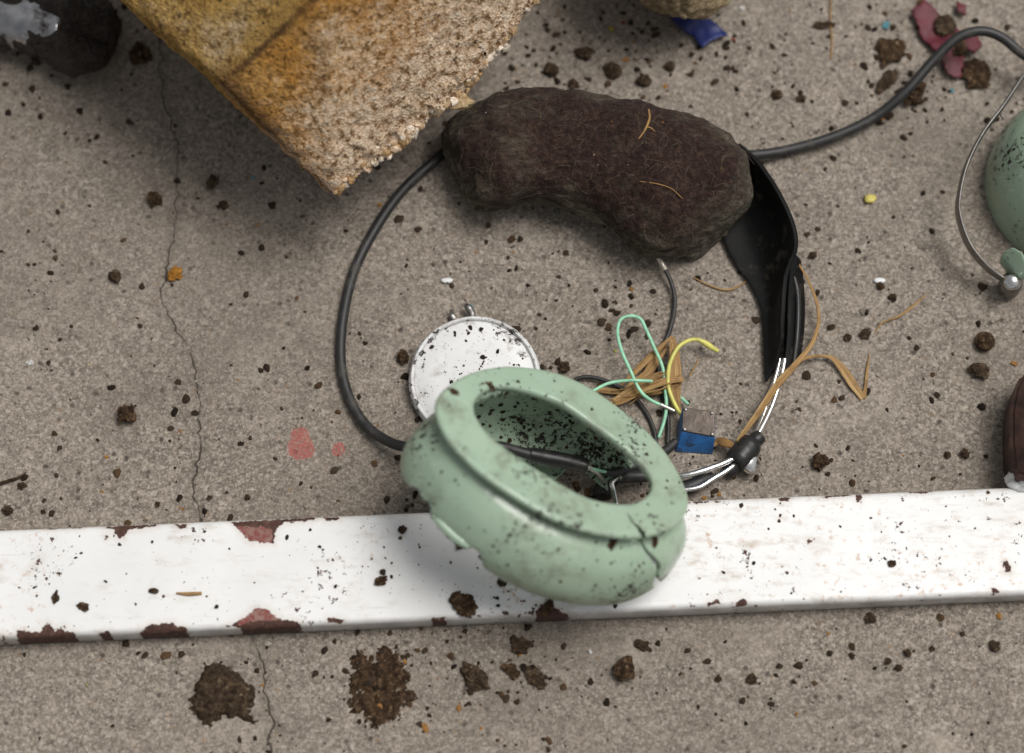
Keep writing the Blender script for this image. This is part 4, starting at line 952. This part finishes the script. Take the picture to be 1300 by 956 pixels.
# ------------------------------------------------------------------ loose crumbs: uncountable, one object for each surface
TPL = []
for s in range(6):
    bm = bmesh.new(); bmesh.ops.create_icosphere(bm, subdivisions=1, radius=1)
    for q in bm.verts: q.co *= 1 + .75 * noise.noise((q.co.x * 2.1 + s * 7, q.co.y * 2.1, q.co.z * 2.1)); q.co.z *= .7
    TPL.append((np.array([tuple(q.co) for q in bm.verts]), np.array([[w.index for w in fc_.verts] for fc_ in bm.faces]))); bm.free()
def scatter(name, spots, label, soil=.72, pal=None):
    """spots: (location, normal, radius)"""
    V, F, C_ = [], [], []; off = 0
    for loc, nr, r in spots:
        tv, tf = random.choice(TPL); M3 = np.array((nr.to_track_quat('Z', 'Y').to_matrix() @ Matrix.Rotation(random.uniform(0, 6.3), 3, 'Z')))
        s = np.array((random.uniform(.75, 1.35), random.uniform(.65, 1.1), random.uniform(.5, .9))) * r
        V.append((tv * s) @ M3.T + np.array(loc + nr * r * .25)); F.append(tf + off); off += len(tv)
        t = random.random()
        if t < soil: b = random.uniform(.7, 2.8); col = (.020 * b, .0135 * b, .0090 * b)
        elif t < soil + .13: b = random.uniform(.6, 1.4); col = (.085 * b, .050 * b, .026 * b)
        elif t < soil + .20: b = random.uniform(.7, 1.2); col = (.34 * b, .30 * b, .25 * b)
        elif t < soil + .24: col = (.34, .17, .05)
        elif t < soil + .255: col = random.choice([(.40, .34, .05), (.10, .28, .33), (.30, .06, .05), (.62, .61, .58), (.62, .61, .58)])
        else: b = random.uniform(.5, 1.2); col = (.05 * b, .036 * b, .024 * b)
        if pal: b = random.uniform(.75, 1.15); col = tuple(b * q for q in random.choice(pal))
        C_.append(np.tile((*col, 1), (len(tv), 1)))
    V = np.concatenate(V); F = np.concatenate(F); C_ = np.concatenate(C_)
    me = bpy.data.meshes.new(name); me.from_pydata(V.tolist(), [], F.tolist()); me.update(); a = me.color_attributes.new('tint', 'FLOAT_COLOR', 'POINT'); a.data.foreach_set('color', C_.astype(np.float32).ravel())
    return tag(link(name, me, M['crumbs'], smooth=False), label, kind='stuff')
UPV = Vector((0, 0, 1))
def psize(lo, hi): return lo * (hi / lo) ** (random.random() ** 3.4)
DENSE = [(1160, 95, 75, 5), (480, 850, 60, 4), (290, 860, 50, 3), (660, 850, 90, 3), (740, 75, 75, 14), (840, 80, 60, 6), (880, 600, 60, 3), (640, 420, 120, 1.2), (70, 80, 90, 2.5), (720, 620, 80, 4), (1000, 90, 90, 1.2), (530, 640, 40, 2), (1230, 640, 60, .6)]  # soil clusters; crumbs beside the foam block thickened to stand in for shade
sp = []
while len(sp) < 8500:
    x, y = random.uniform(-90, 1390), random.uniform(-70, 1010)
    w = .05 + 1.1 * max(0, noise.noise((x * .011, y * .011, 4)) - .1) + .3 * max(0, noise.noise((x * .04, y * .04, 8))) + sum(k * .25 * math.exp(-((x - a) ** 2 + (y - b) ** 2) / (c * c)) for a, b, c, k in DENSE)
    if random.random() > min(1, w): continue
    p = P(x, y)
    if on_bar(p.x, p.y): continue
    sp.append((p, UPV, .00013 * (.0016 / .00013) ** (random.random() ** 4.2)))
scatter('soil_crumbs', sp, 'loose soil crumbs and coloured grit scattered over the concrete', .62)
sp = []
while len(sp) < 420:
    x = random.uniform(-40, 1330); t = random.random(); p = BA + BEX * ((x / 1285) * .347) + BEY * (BW * (.05 + .9 * t))
    if random.random() > .25 + .9 * max(0, noise.noise((p.x * 45, p.y * 45, 2))) + (.5 if 430 < x < 760 else 0): continue
    sp.append((Vector((p.x, p.y, BAR_H)), UPV, psize(.00014, .0008)))
scatter('soil_crumbs', sp, 'fine soil crumbs sprinkled on the white bar', .8)
def on_mesh(objs, box, n, lo, hi, dens=None, nz=.15):
    trees = [bvh(o) for o in objs]; out = []; k = 0
    while len(out) < n and k < n * 30:
        k += 1; x, y = random.uniform(box[0], box[2]), random.uniform(box[1], box[3])
        if dens and random.random() > dens(x, y): continue
        best = None
        for t in trees:
            h = t.ray_cast(Vector(CC), Vector(ray(x, y)).normalized())
            if h[0] is not None and (best is None or h[3] < best[3]): best = h
        if best is None: continue
        nr = best[1] if best[1].dot(Vector(CC) - best[0]) > 0 else -best[1]
        if nr.z < nz: continue
        out.append((best[0], nr, psize(lo, hi)))
    return out
FT = bvh(foam)
def on_mesh_one(x, y):
    h = FT.ray_cast(Vector(CC), Vector(ray(x, y)).normalized())
    return [(h[0] - h[1] * .0001, h[1], psize(.0003, .0017))] if h[0] is not None and h[0].z > .012 else []
cl = lambda x, y: .05 + .8 * max(0, noise.noise((x * .03, y * .03, 9))) + .9 * math.exp(-((x - 640) ** 2 + (y - 480) ** 2) / 1600) + .6 * math.exp(-((x - 850) ** 2 + (y - 580) ** 2) / 1200) + .8 * math.exp(-((x - 800) ** 2 + (y - 690) ** 2) / 900) + .5 * math.exp(-((x - 535) ** 2 + (y - 530) ** 2) / 600)
scatter('soil_crumbs', on_mesh([cup_flange, cup_shell], (510, 460, 885, 770), 420, .00009, .0007, cl), 'dark soil crumbs clinging to the green ear cup', .9)
hole = lambda x, y: 1.0 if sdf_poly(np.array([(x, y)]), INN)[0] < 0 else 0.0
scatter('soil_crumbs', on_mesh([cup_shell], (600, 490, 830, 640), 330, .00018, .0010, hole, -1), 'black soil crumbs inside the broken ear cup', .92)
for x, y, rr, lb in ((778, 688, 9, 'brown mud lump under the flange lip of the cracked cup'), (832, 687, 9, 'mud lump wedged in the crack of the green cup'), (536, 528, 12, 'mud smear on the rounded end of the cracked cup'),
                     (881, 690, 7, 'dark mud lump on the broken corner of the cracked cup'), (577, 497, 8, 'brown mud spot on the cup flange near the white disc'), (622, 489, 8, 'dark mud spot at the inner lip of the cup flange')):
    h = on_mesh([cup_flange, cup_shell], (x - 1, y - 1, x + 1, y + 1), 1, .001, .001, None, -1)
    if h: o = cluster('mud_lump', rr * .27 * MM, M['soil_red'], x, .5, (1.3, .9, .3)); o.rotation_euler = h[0][1].to_track_quat('Z', 'Y').to_euler(); o.location = h[0][0] - h[0][1] * .0002; tag(o, lb, 'mud lump')
dsc = [o for o in disc.children if o.name.startswith('face')]
scatter('soil_crumbs', on_mesh(dsc, (520, 400, 690, 560), 280, .00012, .0009, lambda x, y: .12 + max(0, noise.noise((x * .035, y * .035, 3)))), 'dark soil crumbs sprinkled on the white disc', .95)
scatter('soil_crumbs', on_mesh([foam], (150, 0, 690, 250), 230, .00014, .0006), 'dark specks of soil on the foam block', .9)
fe = []
for k in range(900):
    t = random.random(); a0, b0 = ((424, 250), (578, 132)) if random.random() < .72 else ((578, 132), (693, -6)); x = a0[0] + (b0[0] - a0[0]) * t + random.gauss(0, 5); y = a0[1] + (b0[1] - a0[1]) * t + random.gauss(0, 5)
    fe += on_mesh_one(x, y)
scatter('foam_crumbs', fe, 'crumbling granules along the torn edge of the foam block', pal=[(.72, .55, .39), (.80, .69, .56), (.60, .40, .22), (.45, .28, .13)])
scatter('soil_crumbs', on_mesh([pad_foam], (565, 110, 945, 345), 520, .00010, .00040), 'pale specks and grit on the dark foam cushion', .25)
tw = tube('twig', mmz([(0, 614, .9), (12, 610, 1), (24, 606, 1), (33, 600, 1.2)]), [.0006, .0006, .0005, .0002], M['soil'], None, seg=8); tag(tw, 'thin black twig lying on the concrete behind the bar', 'twig')
tw = tube('twig', [P(224, 753, BAR_H + .0006), P(240, 754, BAR_H + .0006), P(256, 753, BAR_H + .0006)], [.0003, .0007, .0005], M['straw'], None, seg=8); tag(tw, 'short straw coloured splinter lying on the white bar', 'twig')
tw = tube('thread', mmz([(1055, -10, .4), (1054, 20, .5), (1056, 50, .5), (1055, 75, .4)]), .0003, M['straw'], None, seg=6); tag(tw, 'fine brown straw thread on bare concrete', 'thread')
fl = lump('paint_flake', P(1105, 252, .0012), .0022, m_plain('yellow_flake', (.58, .50, .12), .6, dust=.3), 3, .3, 2, (1, .8, .3)); tag(fl, 'pale yellow flake lying on the concrete', 'flake')
for x, y, lb in ((1117, 356, 'white oval flake beside a brown soil clod'), (567, 356, 'pale grey flake between cable and dark cushion'), (596, 386, None)):
    if lb: fl = lump('paint_flake', P(x, y, .0008), .0014, M['disc'], x, .25, 2, (1.5, .8, .3)); tag(fl, lb, 'flake')
